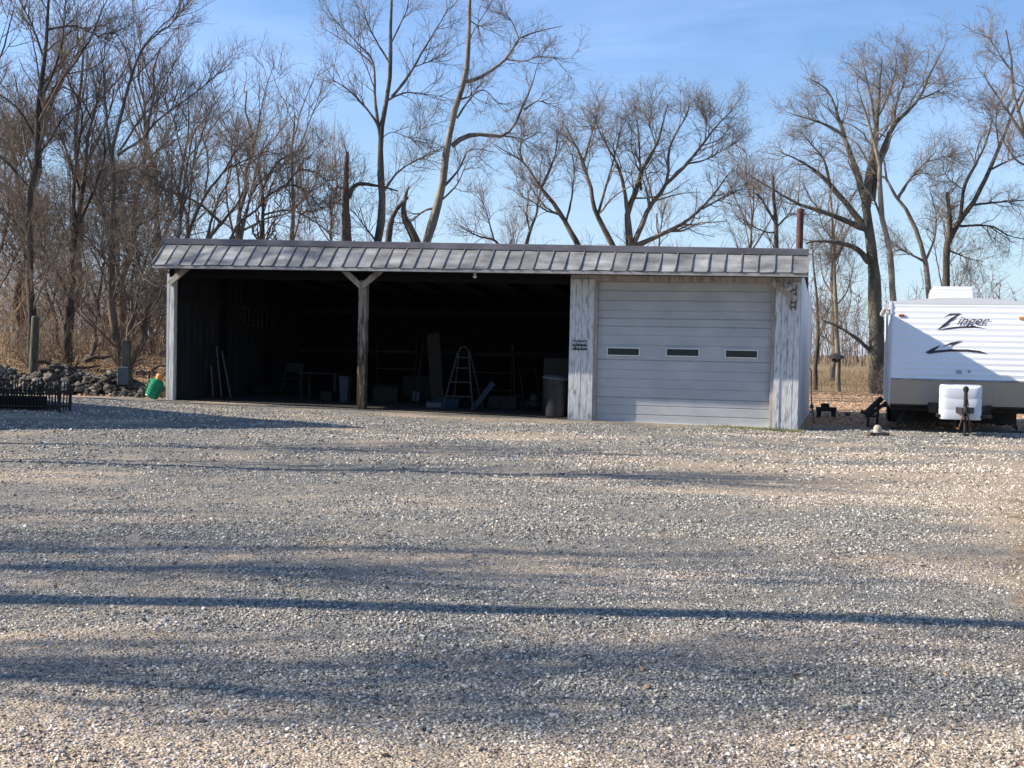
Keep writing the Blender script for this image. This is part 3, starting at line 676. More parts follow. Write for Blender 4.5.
sv = guided('bare tree smothered in rusty vines above the roof, its thin shoots standing straight up', 39, [
    ([(264, 290), (262, 245), (263, 215), (262, 190), (258, 160)], .16, .06, 0),
    ([(262, 190), (275, 165), (292, 155), (310, 160)], .07, .02),
    ([(262, 200), (285, 186), (305, 190), (322, 210)], .07, .02),
    ([(263, 215), (290, 210), (315, 222), (330, 235)], .06, .02),
    ([(260, 170), (246, 150), (236, 150)], .05, .02),
    ([(285, 187), (300, 170), (320, 175), (335, 192)], .05, .02)], bark='dead_wood', twig='twig_red', seed=26, dens=(12, 8, 5), wander=.26, lf=(.42, .5, .5), Lmax=2.2)
vine_wrap(sv, 5.5, .2, 20, 27, wob=.2)
rsx = np.random.RandomState(31); c = Tubes(); P0 = []
for i in range(42):
    p = at(rsx.uniform(255, 345), rsx.uniform(180, 215), 39+rsx.uniform(-1, 1)); hgt = rsx.uniform(1.3, 3.0)
    P0.append(resample([np.array(p), np.array(p)+np.array([rsx.uniform(-.15, .15), 0, hgt*.5]), np.array(p)+np.array([rsx.uniform(-.3, .3), 0, hgt])], 8))
P0 = np.array(P0)-np.array(sv.location); c.add(P0, np.linspace(.012, .004, 8)[None]*np.ones((42, 1)), 3); c.build('shoot', M['twig_red'], sv)['label'] = 'thin upright shoots'

wl = [('gnarled bare tree far back at the left edge of the photo', -16.5, 40, 10, .2, 'bark_dark', 'twig'),
      ('bare tree deep in the wood between the two leftmost trunks', -17.0, 46, 12, .18, 'bark', 'twig_red'),
      ('thin bare tree behind the second trunk from the left', -13.5, 42, 10.5, .15, 'bark', 'twig'),
      ('thin bare tree behind the tree with the swollen foot', -14.3, 50, 12, .18, 'bark_dark', 'twig_red'),
      ('young bare tree behind the curved leaning trunk', -11.6, 43, 9, .13, 'bark', 'twig_red'),
      ('bare tree deep behind the left end of the shed roof', -12.2, 52, 11, .18, 'bark', 'twig'),
      ('bare tree behind the roof between the many-stemmed tree and the vine-smothered tree', -9.6, 50, 10, .17, 'bark', 'twig_red'),
      ('low bare tree behind the roof left of the broken vine-covered trunk', -7.4, 48, 6.5, .14, 'bark', 'twig_red'),
      ('low bare tree behind the roof ridge right of the tall leaning tree', -.4, 58, 7.0, .15, 'bark', 'twig'),
      ('low bare tree behind the roof below the fan crown, toward the flue', 7.6, 60, 8.5, .16, 'bark', 'twig_grey'),
      ('bare tree behind the rusty flue, mostly hidden by oak limbs', 11.3, 58, 10, .17, 'bark', 'twig_grey'),
      ('bare tree far behind the mossy oak', 17.5, 66, 10, .2, 'bark', 'twig_grey'),
      ('bare tree low behind the trailer roof at the right edge', 22.5, 62, 8.5, .2, 'bark', 'twig_grey'),
      ('bare tree just outside the left edge, its branches reaching into the photo', -15.8, 34, 11, .2, 'bark_dark', 'twig')]
for i, (lb, x, y, h, r, bk, tw_) in enumerate(wl):
    wild(lb, x, y, h, r, i*3+1, bark=bk, twig=tw_, nl=8, lo=.15, dens=(3, 4, 4), lf=(.36, .5, .5), lean=(random.Random(i).uniform(-.1, .1), 0))

rsx = random.Random(5)
for i in range(6):
    y = rsx.uniform(32, 41); x = -y*(.43-.026*i)
    wild('%s of the six thin saplings in the brush left of the shed' % ('leftmost', 'second from left', 'third from left', 'third from right', 'second from right', 'rightmost')[i], x, y, rsx.uniform(4.5, 7.5), rsx.uniform(.05, .08), 900+i, nl=11, lo=.08, dens=(4, 5, 4), lf=(.5, .5, .5), name='sapling', group='saplings in the brush', bark='bark', twig='twig_grey' if i % 2 else 'twig', spread=.85, lean=(rsx.uniform(-.3, .3), 0), wander=.24, up=.05)
# --- brush thicket on the bank, weeds in the field, far wood
def arcs(name, x, y, h0, h1, r, m, label, cat, n_twig=4, seed=1, bend=.5):
    u_, v_ = local(x, y); mg = max(h1, .3)*.7 if v_ is not None else 0; k_ = ~((u_ > XL-mg) & (u_ < .4+mg) & (v_ > -.1-(mg if h1 > .5 else 0)) & (v_ < 7.6+mg)); x = x[k_]; y = y[k_]
    rs = np.random.RandomState(seed); n = len(x); h = rs.uniform(h0, h1, n); t = np.linspace(0, 1, 8)[None]
    a = rs.uniform(0, 6.28, n)[:, None]; b = (rs.uniform(.1, 1, n)*bend*h)[:, None]
    P = np.stack([x[:, None]+np.cos(a)*b*t**2, y[:, None]+np.sin(a)*b*t**2, height(x, y)[:, None]-.03+h[:, None]*(t-.35*t**3*rs.uniform(0, 1.3, (n, 1)))], -1)
    P[:, 1:] += rs.normal(size=(n, 7, 3))*(h*.02)[:, None, None]
    T = Tubes(); Rr = r*np.linspace(1, .35, 8)[None]*np.ones((n, 1)); T.add(P, Rr, 3)
    if n_twig:
        q, qr = sprout(P, Rr, n_twig, .15, 1, .8, .35, .1, 5, .2, rs, rmin=r*.4); T.add(q, qr, 3)
    return tag(T.build(name, m), label, cat, kind='stuff')
n = 2600; y = rs.uniform(33.5, 62, n); x = rs.uniform(-.48, -.20, n)*y; k_ = vnoise(x*.5+50, y*.5, 3, 2) > .5; x = x[k_]; y = y[k_]
arcs('brush', x, y, 1.0, 5.6, .014, M['brush'], 'tangled brown brush filling the wood left of the shed', 'brush', 7, 41, 1.5)
n = 4000; y = rs.uniform(30.5, 50, n); x = rs.uniform(-.47, -.20, n)*y
arcs('dry_weeds', x, y, .1, .55, .008, M['dry_grass'], 'pale dry weeds among the trees on the left bank', 'weeds', 1, 42, .9)
n = 6500; y = rs.uniform(50, 84, n); x = y*rs.uniform(.2, .48, n)
arcs('field_weeds', x, y, .12, .5, .010, M['field_weed'], 'short dry weeds in the field beyond the garage', 'weeds', 1, 43, .8)
n = 420; x, y = scatter(n, 3.4, 24)
leaves('yard_leaves', x, y, .055, M['leaf_dark'], 'a few brown leaves blown onto the gravel', .012)
n = 1500; y = rs.uniform(5.5, 16, n); x = y*rs.uniform(.375, .46, n)
arcs('verge_grass', x, y, .02, .07, .0022, M['dry_grass'], 'short dead grass on the right edge of the gravel', 'grass', 1, 47, 1.2)
n = 5200; u = rs.rand(n)**.6; f0 = on_ground(395, 409); f1 = on_ground(800, 431)
x = f0.x+(f1.x-f0.x)*u; y = f0.y+(f1.y-f0.y)*u+rs.normal(size=n)*.12-.15
arcs('edge_grass', x, y, .03, .13, .0035, M['green_weed'], 'thin green and straw grass along the front of the shed', 'grass', 0, 44, 1)
n = 240; y = rs.uniform(105, 150, n); x = rs.uniform(-.5, .55, n)*y
arcs('far_woods', x, y, 6, 13, .065, M['far_wood'], 'distant band of bare woods along the far side of the field', 'woods', 26, 45, .12)
n = 2200; y = rs.uniform(95, 125, n); x = rs.uniform(-.5, .55, n)*y
arcs('far_thicket', x, y, 1.0, 5.0, .035, M['far_wood'], 'low brown thicket at the far edge of the field', 'thicket', 7, 46, .4)

# ------------------------------------------------------------------ the shed
SH = thing('open_shed', 'long weathered shed with two open bays, a white garage bay and a ribbed metal eave', 'shed', corner, -TH)
def lx(x, y, v): return L(x, y, v)[0]
def lz(x, y, v): return L(x, y, v)[1]
D = 7.2
def base(x): return zL*x/XL-.02                    # ground line along the front
EV, RV_ = -.78, -.22                                # eave and ridge planes in front of the wall
e0, e1 = L(152, 264.5, EV), L(808, 273, EV); r0, r1 = L(165, 243.5, RV_), L(806, 255.0, RV_)
def eave(x): t = (x-e0[0])/(e1[0]-e0[0]); return e0[1]+(e1[1]-e0[1])*t
def ridge(x): t = (x-r0[0])/(r1[0]-r0[0]); return r0[1]+(r1[1]-r0[1])*t
hd = .28                                            # underside allowance
def zback(x): return ridge(x)-.62
print('shed', XL, zL, e0, e1, r0, r1)
PL0, PL1 = lx(568, 400, 0), lx(593, 400, 0); DR0, DR1 = lx(593, 400, .2), lx(773, 400, .2); PR0 = lx(772, 400, 0)
# roof: standing-seam front apron made of single sheets
def roofpt(x, v, dz=0):
    if v <= RV_:
        t = (v-EV)/(RV_-EV); return eave(x)*(1-t)+ridge(x)*t+dz
    return ridge(x)*(1-(v-RV_)/(D+.35-RV_))+zback(x)*(v-RV_)/(D+.35-RV_)+dz
mb = MB(); ns = 44; wv = random.Random(3)
xa = [e0[0]+(e1[0]-e0[0])*i/ns for i in range(ns+1)]
for i in range(ns):
    a, b = xa[i]+.008, xa[i+1]-.008; j = [wv.uniform(-.006, .012) for _ in range(4)]
    vs = [(a, EV+wv.uniform(-.01, .01), eave(a)+j[0]), (b, EV+wv.uniform(-.01, .01), eave(b)+j[1]), (b, RV_, ridge(b)+j[2]), (a, RV_, ridge(a)+j[3])]
    mid = Vector(((a+b)/2, (EV+RV_)/2, (eave(a)+ridge(a))/2+wv.uniform(-.02, .018)))
    vs.append(mid); vs += [(p[0], p[1]+.004, p[2]-.012) for p in vs[:4]]
    mb.add(vs, [(0, 1, 4), (1, 2, 4), (2, 3, 4), (3, 0, 4), (8, 7, 6, 5), (0, 5, 6, 1), (1, 6, 7, 2), (2, 7, 8, 3), (3, 8, 5, 0)])
mb.build('roof_apron', M['roof_metal'], SH)
mb = MB()
for i in range(ns+1):
    x = xa[i]; mb.bar((x, EV-.01, eave(x)+.012), (x, RV_, ridge(x)+.012), .014 if i % 2 else .024, .024)
mb.build('roof_seam', M['seam'], SH)
mb = MB()                                           # back slope
for v0, v1 in ((RV_, D/2), (D/2, D+.35)):
    q = [(x, v, roofpt(x, v, -dz)) for dz in (.0, .06) for x, v in ((r0[0], v0), (r1[0]+.02, v0), (r1[0]+.02, v1), (r0[0], v1))]
    mb.add(q, [(0, 1, 2, 3), (7, 6, 5, 4), (0, 4, 5, 1), (1, 5, 6, 2), (2, 6, 7, 3), (3, 7, 4, 0)])
mb.build('roof_back', M['fascia'], SH)
mb = MB(); a, b = r0[0]-.06, r1[0]+.05              # dark ridge board
mb.add([(x, v, ridge(x)+z) for v in (RV_-.05, RV_+.16) for x, z in ((a, -.015), (b, -.015), (b, .12), (a, .12))], [(0, 1, 2, 3), (7, 6, 5, 4), (0, 4, 5, 1), (1, 5, 6, 2), (2, 6, 7, 3), (3, 7, 4, 0)])
mb.build('ridge_board', M['fascia'], SH, bevel=.008)
mb = MB()                                           # eave board
mb.add([(x, v, eave(x)+z) for v in (EV+.01, EV+.05) for x, z in ((e0[0], -.075), (e1[0], -.075), (e1[0], -.014), (e0[0], -.014))], [(0, 1, 2, 3), (7, 6, 5, 4), (0, 4, 5, 1), (1, 5, 6, 2), (2, 6, 7, 3), (3, 7, 4, 0)])
mb.build('eave_board', M['eave_trim'], SH)
for x in (r1[0]+.03, r0[0]-.03):                    # rake boards on both ends
    mb = MB()
    mb.add([(x+s, v, roofpt(x, v, dz)) for s in (-.015, .015) for v, dz in ((RV_, .03), (D+.4, .03), (D+.4, -.20), (RV_, -.17))], [(0, 1, 2, 3), (7, 6, 5, 4), (0, 4, 5, 1), (1, 5, 6, 2), (2, 6, 7, 3), (3, 7, 4, 0)])
    mb.build('rake_board', M['black_metal'] if x > -1 else M['fascia'], SH)
# soffit boards and rafters
mb = MB(); x0, x1 = e0[0]+.03, e1[0]-.03
mb.add([(x, v, (eave(x)-.05) if v < 0 else eave(x)-.06) for x, v in ((x0, EV+.06), (x1, EV+.06), (x1, -.02), (x0, -.02))], [(0, 1, 2, 3)])
mb.build('soffit', M['interior'], SH)
for i in range(13):
    x = XL+.3+i*(abs(XL)-.5)/12; m_ = MB(); m_.bar((x, .05, roofpt(x, .05)-.16), (x, D-.05, roofpt(x, D)-.16), .05, .14); m_.build('rafter', M['interior_dark'], SH)
# header beam over the open bays and garage
def hb(x): return eave(x)-.10
mb = MB(); mb.add([(x, v, hb(x)+z) for v in (.02, .14) for x, z in ((XL, -.14), (PL0, -.14), (PL0, .10), (XL, .10))], [(0, 1, 2, 3), (7, 6, 5, 4), (0, 4, 5, 1), (1, 5, 6, 2), (2, 6, 7, 3), (3, 7, 4, 0)])
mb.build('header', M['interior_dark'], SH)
mb = MB(); mb.add([(x, v, z) for v in (.02, .30) for x, z in ((PL0+.002, hb(PL0)-.06), (-.004, hb(0)-.06), (-.004, hb(0)+.35), (PL0+.002, hb(PL0)+.35))], [(0, 1, 2, 3), (7, 6, 5, 4), (0, 4, 5, 1), (1, 5, 6, 2), (2, 6, 7, 3), (3, 7, 4, 0)])
mb.build('header', M['trim_wood'], SH)
# end walls, back wall, partition
def wallx(name, x, xb, m_, out=1, corr=True, top=-.07, v0=.0):
    """wall running in depth at x (front) to xb (back); vertical ribs"""
    mb = MB(); n = 48; ps = []
    for i in range(n+1):
        t = i/n; v = v0+(D-v0)*t; xx = x+(xb-x)*t+(.012 if (i % 2 and corr) else 0)*out
        ps.append((xx, v, base(x)-.1)); ps.append((xx, v, roofpt(x, max(v, RV_+.01))+top))
    mb.add(ps, [(2*i, 2*i+2, 2*i+3, 2*i+1) for i in range(n)]); 
    ps2 = [(p[0]-.03*out, p[1], p[2]) for p in ps]; mb.add(ps2, [(2*i, 2*i+1, 2*i+3, 2*i+2) for i in range(n)])
    return mb.build(name, m_, SH)
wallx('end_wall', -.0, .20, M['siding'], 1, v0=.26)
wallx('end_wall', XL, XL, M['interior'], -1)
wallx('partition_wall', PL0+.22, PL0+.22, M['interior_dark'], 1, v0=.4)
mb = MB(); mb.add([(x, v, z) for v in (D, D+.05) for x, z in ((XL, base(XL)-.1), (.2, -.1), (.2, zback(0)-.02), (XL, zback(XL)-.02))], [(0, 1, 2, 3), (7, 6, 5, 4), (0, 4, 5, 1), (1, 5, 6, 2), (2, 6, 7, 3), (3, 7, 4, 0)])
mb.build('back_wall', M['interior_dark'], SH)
# studs and girts on the left wall, as seen inside
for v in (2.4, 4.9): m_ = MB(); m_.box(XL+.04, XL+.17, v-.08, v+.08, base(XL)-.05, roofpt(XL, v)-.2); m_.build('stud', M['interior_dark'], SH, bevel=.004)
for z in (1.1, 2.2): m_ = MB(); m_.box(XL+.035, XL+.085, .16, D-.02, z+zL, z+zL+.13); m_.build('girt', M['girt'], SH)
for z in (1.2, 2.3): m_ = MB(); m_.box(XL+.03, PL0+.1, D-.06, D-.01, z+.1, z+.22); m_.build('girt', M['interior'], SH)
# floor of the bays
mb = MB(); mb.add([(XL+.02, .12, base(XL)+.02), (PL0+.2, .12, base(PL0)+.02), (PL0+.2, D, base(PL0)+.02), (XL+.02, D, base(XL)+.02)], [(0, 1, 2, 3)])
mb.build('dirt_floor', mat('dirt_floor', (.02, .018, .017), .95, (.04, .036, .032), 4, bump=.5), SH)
# posts
def post(x, w_, d_, m_, name='post', v=0):
    mb = MB(); mb.box(x-w_/2, x+w_/2, v, v+d_, base(x)-.12, hb(x)-.13 if v == 0 else hb(x)); return mb.build(name, m_, SH, bevel=.008)
px_l = lx(171.5, 330, 0); post(px_l, .12, .14, M['post_white'])
cp = lx(361.5, 340, 0); post(cp, .18, .18, M['post_wood'])
def brace(xa_, ya_, xb_, yb_, m_):
    a = L(xa_, ya_, -.03); b = L(xb_, yb_, -.03); m = MB(); m.bar((a[0], -.035, a[1]), (b[0], -.035, b[1]), .07, .13, up=(0, 1, 0)) if False else m.bar((a[0], -.035, a[1]), (b[0], -.035, b[1]), .06, .125)
    return m.build('brace', m_, SH, bevel=.005)
brace(362, 287, 341, 267, M['grey_wood']); brace(361, 287, 385, 267, M['grey_wood']); brace(169, 284, 188, 267, M['grey_wood'])
brace(796, 300, 772, 282, M['trim_wood'])
# corner trim of the left end (blue grey batten)
m_ = MB(); m_.box(XL-.07, XL-.01, .02, .10, base(XL)-.1, hb(XL)-.05); m_.build('corner_batten', M['siding'], SH)
# board piers either side of the door: separate vertical boards
def pier(x0, x1, n, seed):
    rr = random.Random(seed); w_ = (x1-x0)/n; mb = MB()
    for i in range(n):
        j = rr.uniform(0, .012); mb.box(x0+i*w_+.0025, x0+(i+1)*w_-.0025, -j, .05, base((x0+x1)/2)-.06+rr.uniform(0, .02), hb(x0)-.04)
    mb.box(x0+.006, x1-.006, .025, .32, base((x0+x1)/2)-.06, hb(x0)-.045)
    return mb.build('board_pier', M['white_boards'], SH, bevel=.003)
pier(PL0, PL1-.02, 4, 1); pier(PR0+.02, 0, 4, 2)
# door jambs, head
for x in (DR0+.035, DR1-.03): m_ = MB(); m_.box(x-.035, x+.035, .10, .19, base(x)-.05, lz(680, 277, .2)); m_.build('door_jamb', M['trim_wood'], SH, bevel=.004)
dz0 = base((DR0+DR1)/2)-.03; dz1 = lz(683, 279, .2)
dh = thing('garage_door', None, None); dh.parent = SH
del dh
zs = [lz(683, yy, .2) for yy in (279, 314, 352, 390, 428)]; zs[-1] = dz0
# one roll of horizontal ribs, modelled, then three windows set in it
mb = MB(); prof = []
z = dz0; rows = [lz(683, yy, .2) for yy in (424, 416, 407, 399, 389, 380, 371, 361, 346, 336, 327, 319, 311, 301, 291, 282)]
prof.append((dz0, .2))
for i_, zr in enumerate(rows): dd_ = .010 if i_ in (1, 2, 4, 5, 6, 8, 9, 12) else .02; prof += [(zr-.014, .2), (zr-.005, .2+dd_), (zr+.004, .2+dd_), (zr+.012, .198)]
prof.append((dz1, .2)); a, b = DR0+.07, DR1-.06
for i in range(len(prof)-1):
    (z0_, v0_), (z1_, v1_) = prof[i], prof[i+1]; mb.add([(a, v0_, z0_), (b, v0_, z0_), (b, v1_, z1_), (a, v1_, z1_)], [(0, 1, 2, 3)])
mb.box(a, b, .225, .25, dz0, dz1)
for o in list(COL.objects):
    if o.name == 'garage_door' and o.type == 'EMPTY': bpy.data.objects.remove(o)
door = mb.build('garage_door', M['door_panel'], SH); door['label'] = 'white ribbed roller garage door with three small windows'
for xa_, xb_, yy in ((608, 639, 351.7), (667, 698.5, 352.5), (726, 757, 354)):
    p = L(xa_, yy-3.6, .19); q = L(xb_, yy+3.6, .19); m_ = MB(); t = .022
    m_.box(p[0]-t, q[0]+t, .165, .198, p[1], p[1]+t); m_.box(p[0]-t, q[0]+t, .165, .198, q[1]-t, q[1]); m_.box(p[0]-t, p[0], .165, .198, q[1], p[1]); m_.box(q[0], q[0]+t, .165, .198, q[1], p[1])
    wf = m_.build('window', M['win_frame'], door); m_ = MB(); m_.box(p[0], q[0], .184, .19, q[1], p[1]); m_.build('pane', M['glass'], wf)
m_ = MB(); m_.box(a, b, .15, .196, dz0-.02, dz0+.05); m_.build('bottom_seal', M['win_frame'], door)
# flue behind the ridge
p = at(800.5, 209, corner.y+2.2); q = SI @ p
fl = thing('flue_pipe', 'rusty brown steel flue pipe rising above the right end of the shed roof', 'flue pipe', SH.matrix_world @ Vector((0, 0, 0)))
pw = Vector((p.x, p.y, 0)); fl.location = (p.x, p.y, 3.2)
m_ = MB(); m_.lathe([(.075, 0), (.075, p.z-3.2-.02), (.068, p.z-3.2-.02)], n=16); m_.build('pipe', M['rust'], fl, smooth=True)
m_ = MB(); m_.lathe([(.083, p.z-3.2-.06), (.083, p.z-3.2), (.05, p.z-3.2+.005)], n=16); m_.build('cap', M['rust_dark'], fl, smooth=True)
# lamp under the eave (bulb holder) and flood light on the corner
def shed_child_thing(name, label, cat, x, y, v):
    a = L(x, y, v); T = thing(name, label, cat, (Matrix.Translation(corner) @ Rs) @ Vector((a[0], v, a[1])), -TH); return T
T = shed_child_thing('eave_lamp', 'bare white bulb in a socket under the eave of the middle bay', 'lamp', 475, 275, -.1)
m_ = MB(); m_.lathe([(.008, -.07), (.035, -.055), (.045, -.03), (.03, .0), (.02, .02)], n=16); m_.build('bulb', M['bulb'], T, smooth=True)
m_ = MB(); m_.lathe([(.03, .02), (.04, .04), (.05, .14)], n=16); m_.build('socket', M['dim_white'], T, smooth=True)
T = shed_child_thing('flood_lamp', 'small white outdoor flood lamp under the right eave corner above the board pier', 'lamp', 789, 286, -.22)
m_ = MB(); m_.lathe([(.055, -.08), (.05, -.02), (.025, .03)], n=14, m=Matrix.Rotation(R(-25), 4, 'X')); m_.build('lamp_head', M['dim_white'], T, smooth=True)
m_ = MB(); m_.box(-.05, .05, -.04, .04, .04, .06); m_.bar((0, 0, .0), (0, 0, .10), .02); m_.build('bracket', M['galv'], T)
T = shed_child_thing('wall_bracket', 'rusty openwork iron bracket on the right board pier below the flood lamp', 'bracket', 793.5, 300, -.03)
m_ = MB()
for i in range(5): m_.bar((-.045, 0, -.16+i*.085), (.045, 0, -.12+i*.085), .012); m_.bar((.045, 0, -.16+i*.085), (-.045, 0, -.12+i*.085), .012)
m_.bar((-.05, 0, -.2), (-.05, 0, .3), .015); m_.bar((.05, 0, -.2), (.05, 0, .3), .015); m_.build('frame', M['rust_dark'], T)

def text_mesh(s, size, m, parent, name='lettering', loc=(0, 0, 0), rot=(math.pi/2, 0, 0), shear=0, ext=.001, scale=(1, 1, 1), align='CENTER', offset=0):
    cu = bpy.data.curves.new('t', 'FONT'); cu.body = s; cu.size = size; cu.align_x = align; cu.align_y = 'CENTER'; cu.extrude = ext; cu.shear = shear; cu.offset = offset
    to = bpy.data.objects.new('t', cu); COL.objects.link(to); bpy.context.view_layer.update()
    me = bpy.data.meshes.new_from_object(to.evaluated_get(bpy.context.evaluated_depsgraph_get())); bpy.data.objects.remove(to)
    me.materials.clear(); me.materials.append(m); o = bpy.data.objects.new(name, me); COL.objects.link(o); o.parent = parent
    o.location = loc; o.rotation_euler = rot; o.scale = scale; return o
T = shed_child_thing('warning_sign', 'small dark sign with pale letters on the left board pier', 'sign', 580, 345.2, -.018)
m_ = MB(); m_.box(-.155, .155, -.004, .004, -.10, .10); m_.build('sign_board', M['dark_paint'], T)
text_mesh('BEWARE', .085, M['sign_ink'], T, loc=(0, -.006, .045), offset=.002); text_mesh('OF THE DOG', .062, M['sign_ink'], T, loc=(0, -.006, -.045), offset=.002)

# ---- things in the bays
def inshed(name, label, cat, x, v, z=None, rz=0, group=None):
    zz = base(x)+.022 if z is None else z
    return thing(name, label, cat, (Matrix.Translation(corner) @ Rs) @ Vector((x, v, zz)), -TH+rz, group)
# trash can at right of the middle bay
T = inshed('trash_can', 'dark ribbed trash can with a pale lid beside the left board pier', 'trash can', lx(555, 400, .45), .45)
m_ = MB(); m_.lathe([(.20, 0), (.215, .02)]+[(.215+.05*i/14+(.005 if i % 2 else 0), .05+.72*i/14) for i in range(15)]+[(.275, .79), (.275, .81)], n=28); m_.build('body', M['barrel'], T, smooth=True)
m_ = MB(); m_.lathe([(.29, 0), (.29, .03), (.25, .06), (.08, .085), (.02, .09)], n=28, m=Matrix.Translation((0, 0, .80)) @ Matrix.Rotation(R(5), 4, 'Y')); m_.build('lid', M['galv'], T, smooth=True)
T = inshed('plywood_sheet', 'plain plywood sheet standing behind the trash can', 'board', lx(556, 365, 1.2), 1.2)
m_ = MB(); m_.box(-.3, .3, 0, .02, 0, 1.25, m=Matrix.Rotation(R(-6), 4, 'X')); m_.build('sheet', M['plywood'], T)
# stepladder
T = inshed('stepladder', 'open aluminium stepladder with a rounded top in the middle bay', 'stepladder', lx(463, 400, 1.6), 1.6)
H = 1.42
for vy, nm in ((-.42, 'front_frame'), (.42, 'rear_frame')):
    m_ = MB(); pts = [(-.36, vy, 0), (-.13, vy*.12, H-.14), (-.085, vy*.06, H-.03), (0, 0, H), (.085, vy*.06, H-.03), (.13, vy*.12, H-.14), (.36, vy, 0)]
    m_.tube(pts, .021, 8); m_.build(nm, M['alu'], T, smooth=True)
for i, z in enumerate((.3, .62, .94, 1.18)):
    t = z/(H-.14); x_ = .36-(.23)*t; y_ = -.42*(1-t)+(-.05)*t; m_ = MB(); m_.box(-x_, x_, y_-.03, y_+.06, z-.015, z+.01); m_.build('step', M['alu'], T)
T = inshed('blue_panel', 'pale blue plastic panel lying tilted under the stepladder', 'panel', lx(472, 396, 1.3), 1.3)
m_ = MB(); m_.box(-.06, .06, 0, .03, 0, .8, m=Matrix.Rotation(R(38), 4, 'Y')); m_.build('panel', M['dim_blue'], T, bevel=.006)
T = inshed('storage_tote', 'low pale blue tote on the floor left of the stepladder', 'tote', lx(450, 400, 1.9), 1.9)
m_ = MB(); m_.add([(x*s, y*s, z) for z, s in ((0, .88), (.22, 1), (.22, .95), (.03, .84)) for x, y in ((-.28, -.18), (.28, -.18), (.28, .18), (-.28, .18))], [(3, 2, 1, 0)]+[(4*k+i, 4*k+(i+1) % 4, 4*k+4+(i+1) % 4, 4*k+4+i) for k in range(3) for i in range(4)]+[(12, 13, 14, 15)]); m_.build('tub', M['dim_blue'], T, bevel=.01)
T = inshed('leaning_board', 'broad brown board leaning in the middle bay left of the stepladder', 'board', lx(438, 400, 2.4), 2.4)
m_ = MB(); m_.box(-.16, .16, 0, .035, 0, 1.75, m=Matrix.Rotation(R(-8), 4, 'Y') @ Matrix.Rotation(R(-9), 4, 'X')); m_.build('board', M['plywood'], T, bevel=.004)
# hung ladder on the left wall
v1_, v2_ = 3.4, 5.2
T = inshed('wooden_ladder', 'short wooden ladder hung level on the inner left wall', 'ladder', XL+.12, 0, 0)
za, zb = lz(262, 326, 5.2), lz(262, 309, 5.2)
m_ = MB(); m_.bar((.0, v1_, za), (.0, v2_, za), .04, .06); m_.build('rail', M['dim_wood'], T); m_ = MB(); m_.bar((.0, v1_, zb), (.0, v2_, zb), .04, .06); m_.build('rail', M['dim_wood'], T)
for i in range(7): m_ = MB(); v = v1_+.12+i*(v2_-v1_-.24)/6; m_.tube([(0, v, za), (0, v, zb)], .02, 8); m_.build('rung', M['dim_wood'], T)
# three pipes leaning at left
for i, (xp, ln, lb) in enumerate(((213, .75, 'shortest of the three pale pipes leaning on the inner left wall'), (219, 1.25, 'tallest of the three pale pipes leaning on the inner left wall'), (226, 1.15, 'rightmost of the three pale pipes leaning on the inner left wall'))):
    x_ = lx(xp, 400, 1.5); T = inshed('metal_pipe', lb, 'pipe', x_, 1.5+i*.12, group='pipes leaning inside the left bay')
    m_ = MB(); d_ = max(x_-XL-.13, .2)*.55; m_.tube([(0, 0, .012), (-d_, .1, math.sqrt(max(ln**2-d_**2, .1)))], .022, 10); m_.build('tube', M['galv'], T, smooth=True)
# bench, bucket, boxes, chair
T = inshed('work_table', 'low work table with a pale top in the left bay', 'table', lx(322, 398, 3.0), 3.0)
m_ = MB(); m_.box(-.5, .5, -.3, .3, .62, .66); m_.build('tabletop', M['girt'], T, bevel=.005)
for sx in (-1, 1):
    for sy in (-1, 1): m_ = MB(); m_.box(sx*.44-.03, sx*.44+.03, sy*.25-.03, sy*.25+.03, 0, .62); m_.build('leg', M['interior'], T)
T = inshed('white_bin', 'tall pale bin standing just left of the middle post', 'bin', lx(345, 400, 2.2), 2.2)
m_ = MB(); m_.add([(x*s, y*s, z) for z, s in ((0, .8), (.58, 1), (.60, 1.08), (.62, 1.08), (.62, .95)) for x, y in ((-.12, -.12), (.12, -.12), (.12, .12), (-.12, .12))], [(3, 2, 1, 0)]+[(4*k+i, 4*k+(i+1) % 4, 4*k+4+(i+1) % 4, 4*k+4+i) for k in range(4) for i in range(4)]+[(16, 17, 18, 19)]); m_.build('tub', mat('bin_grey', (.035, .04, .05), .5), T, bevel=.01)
T = inshed('folding_chair', 'dark folding chair standing in the left bay beside the work table', 'chair', lx(292, 398, 3.6), 3.6)
m_ = MB(); m_.box(-.22, .22, -.2, .2, .44, .47); m_.build('seat', M['girt'], T, bevel=.005); m_ = MB(); m_.box(-.22, .22, .19, .21, .62, .85); m_.build('backrest', M['girt'], T, bevel=.005)
for sx in (-1, 1): m_ = MB(); m_.tube([(sx*.22, -.25, 0), (sx*.22, .2, .85)], .012, 6); m_.build('leg', M['alu'], T); m_ = MB(); m_.tube([(sx*.2, .25, 0), (sx*.2, -.18, .46)], .012, 6); m_.build('leg', M['alu'], T)
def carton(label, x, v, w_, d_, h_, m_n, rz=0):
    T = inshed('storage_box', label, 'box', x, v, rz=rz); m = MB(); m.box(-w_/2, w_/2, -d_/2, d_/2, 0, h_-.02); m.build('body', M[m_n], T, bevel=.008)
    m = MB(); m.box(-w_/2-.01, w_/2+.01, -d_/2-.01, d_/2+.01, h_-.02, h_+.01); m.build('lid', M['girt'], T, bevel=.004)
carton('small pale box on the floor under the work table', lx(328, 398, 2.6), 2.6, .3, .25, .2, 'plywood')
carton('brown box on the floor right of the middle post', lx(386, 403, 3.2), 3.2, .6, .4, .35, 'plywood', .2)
carton('low dark box on the floor between the stepladder and the trash can', lx(505, 406, 2.6), 2.6, .7, .4, .28, 'girt', -.1)
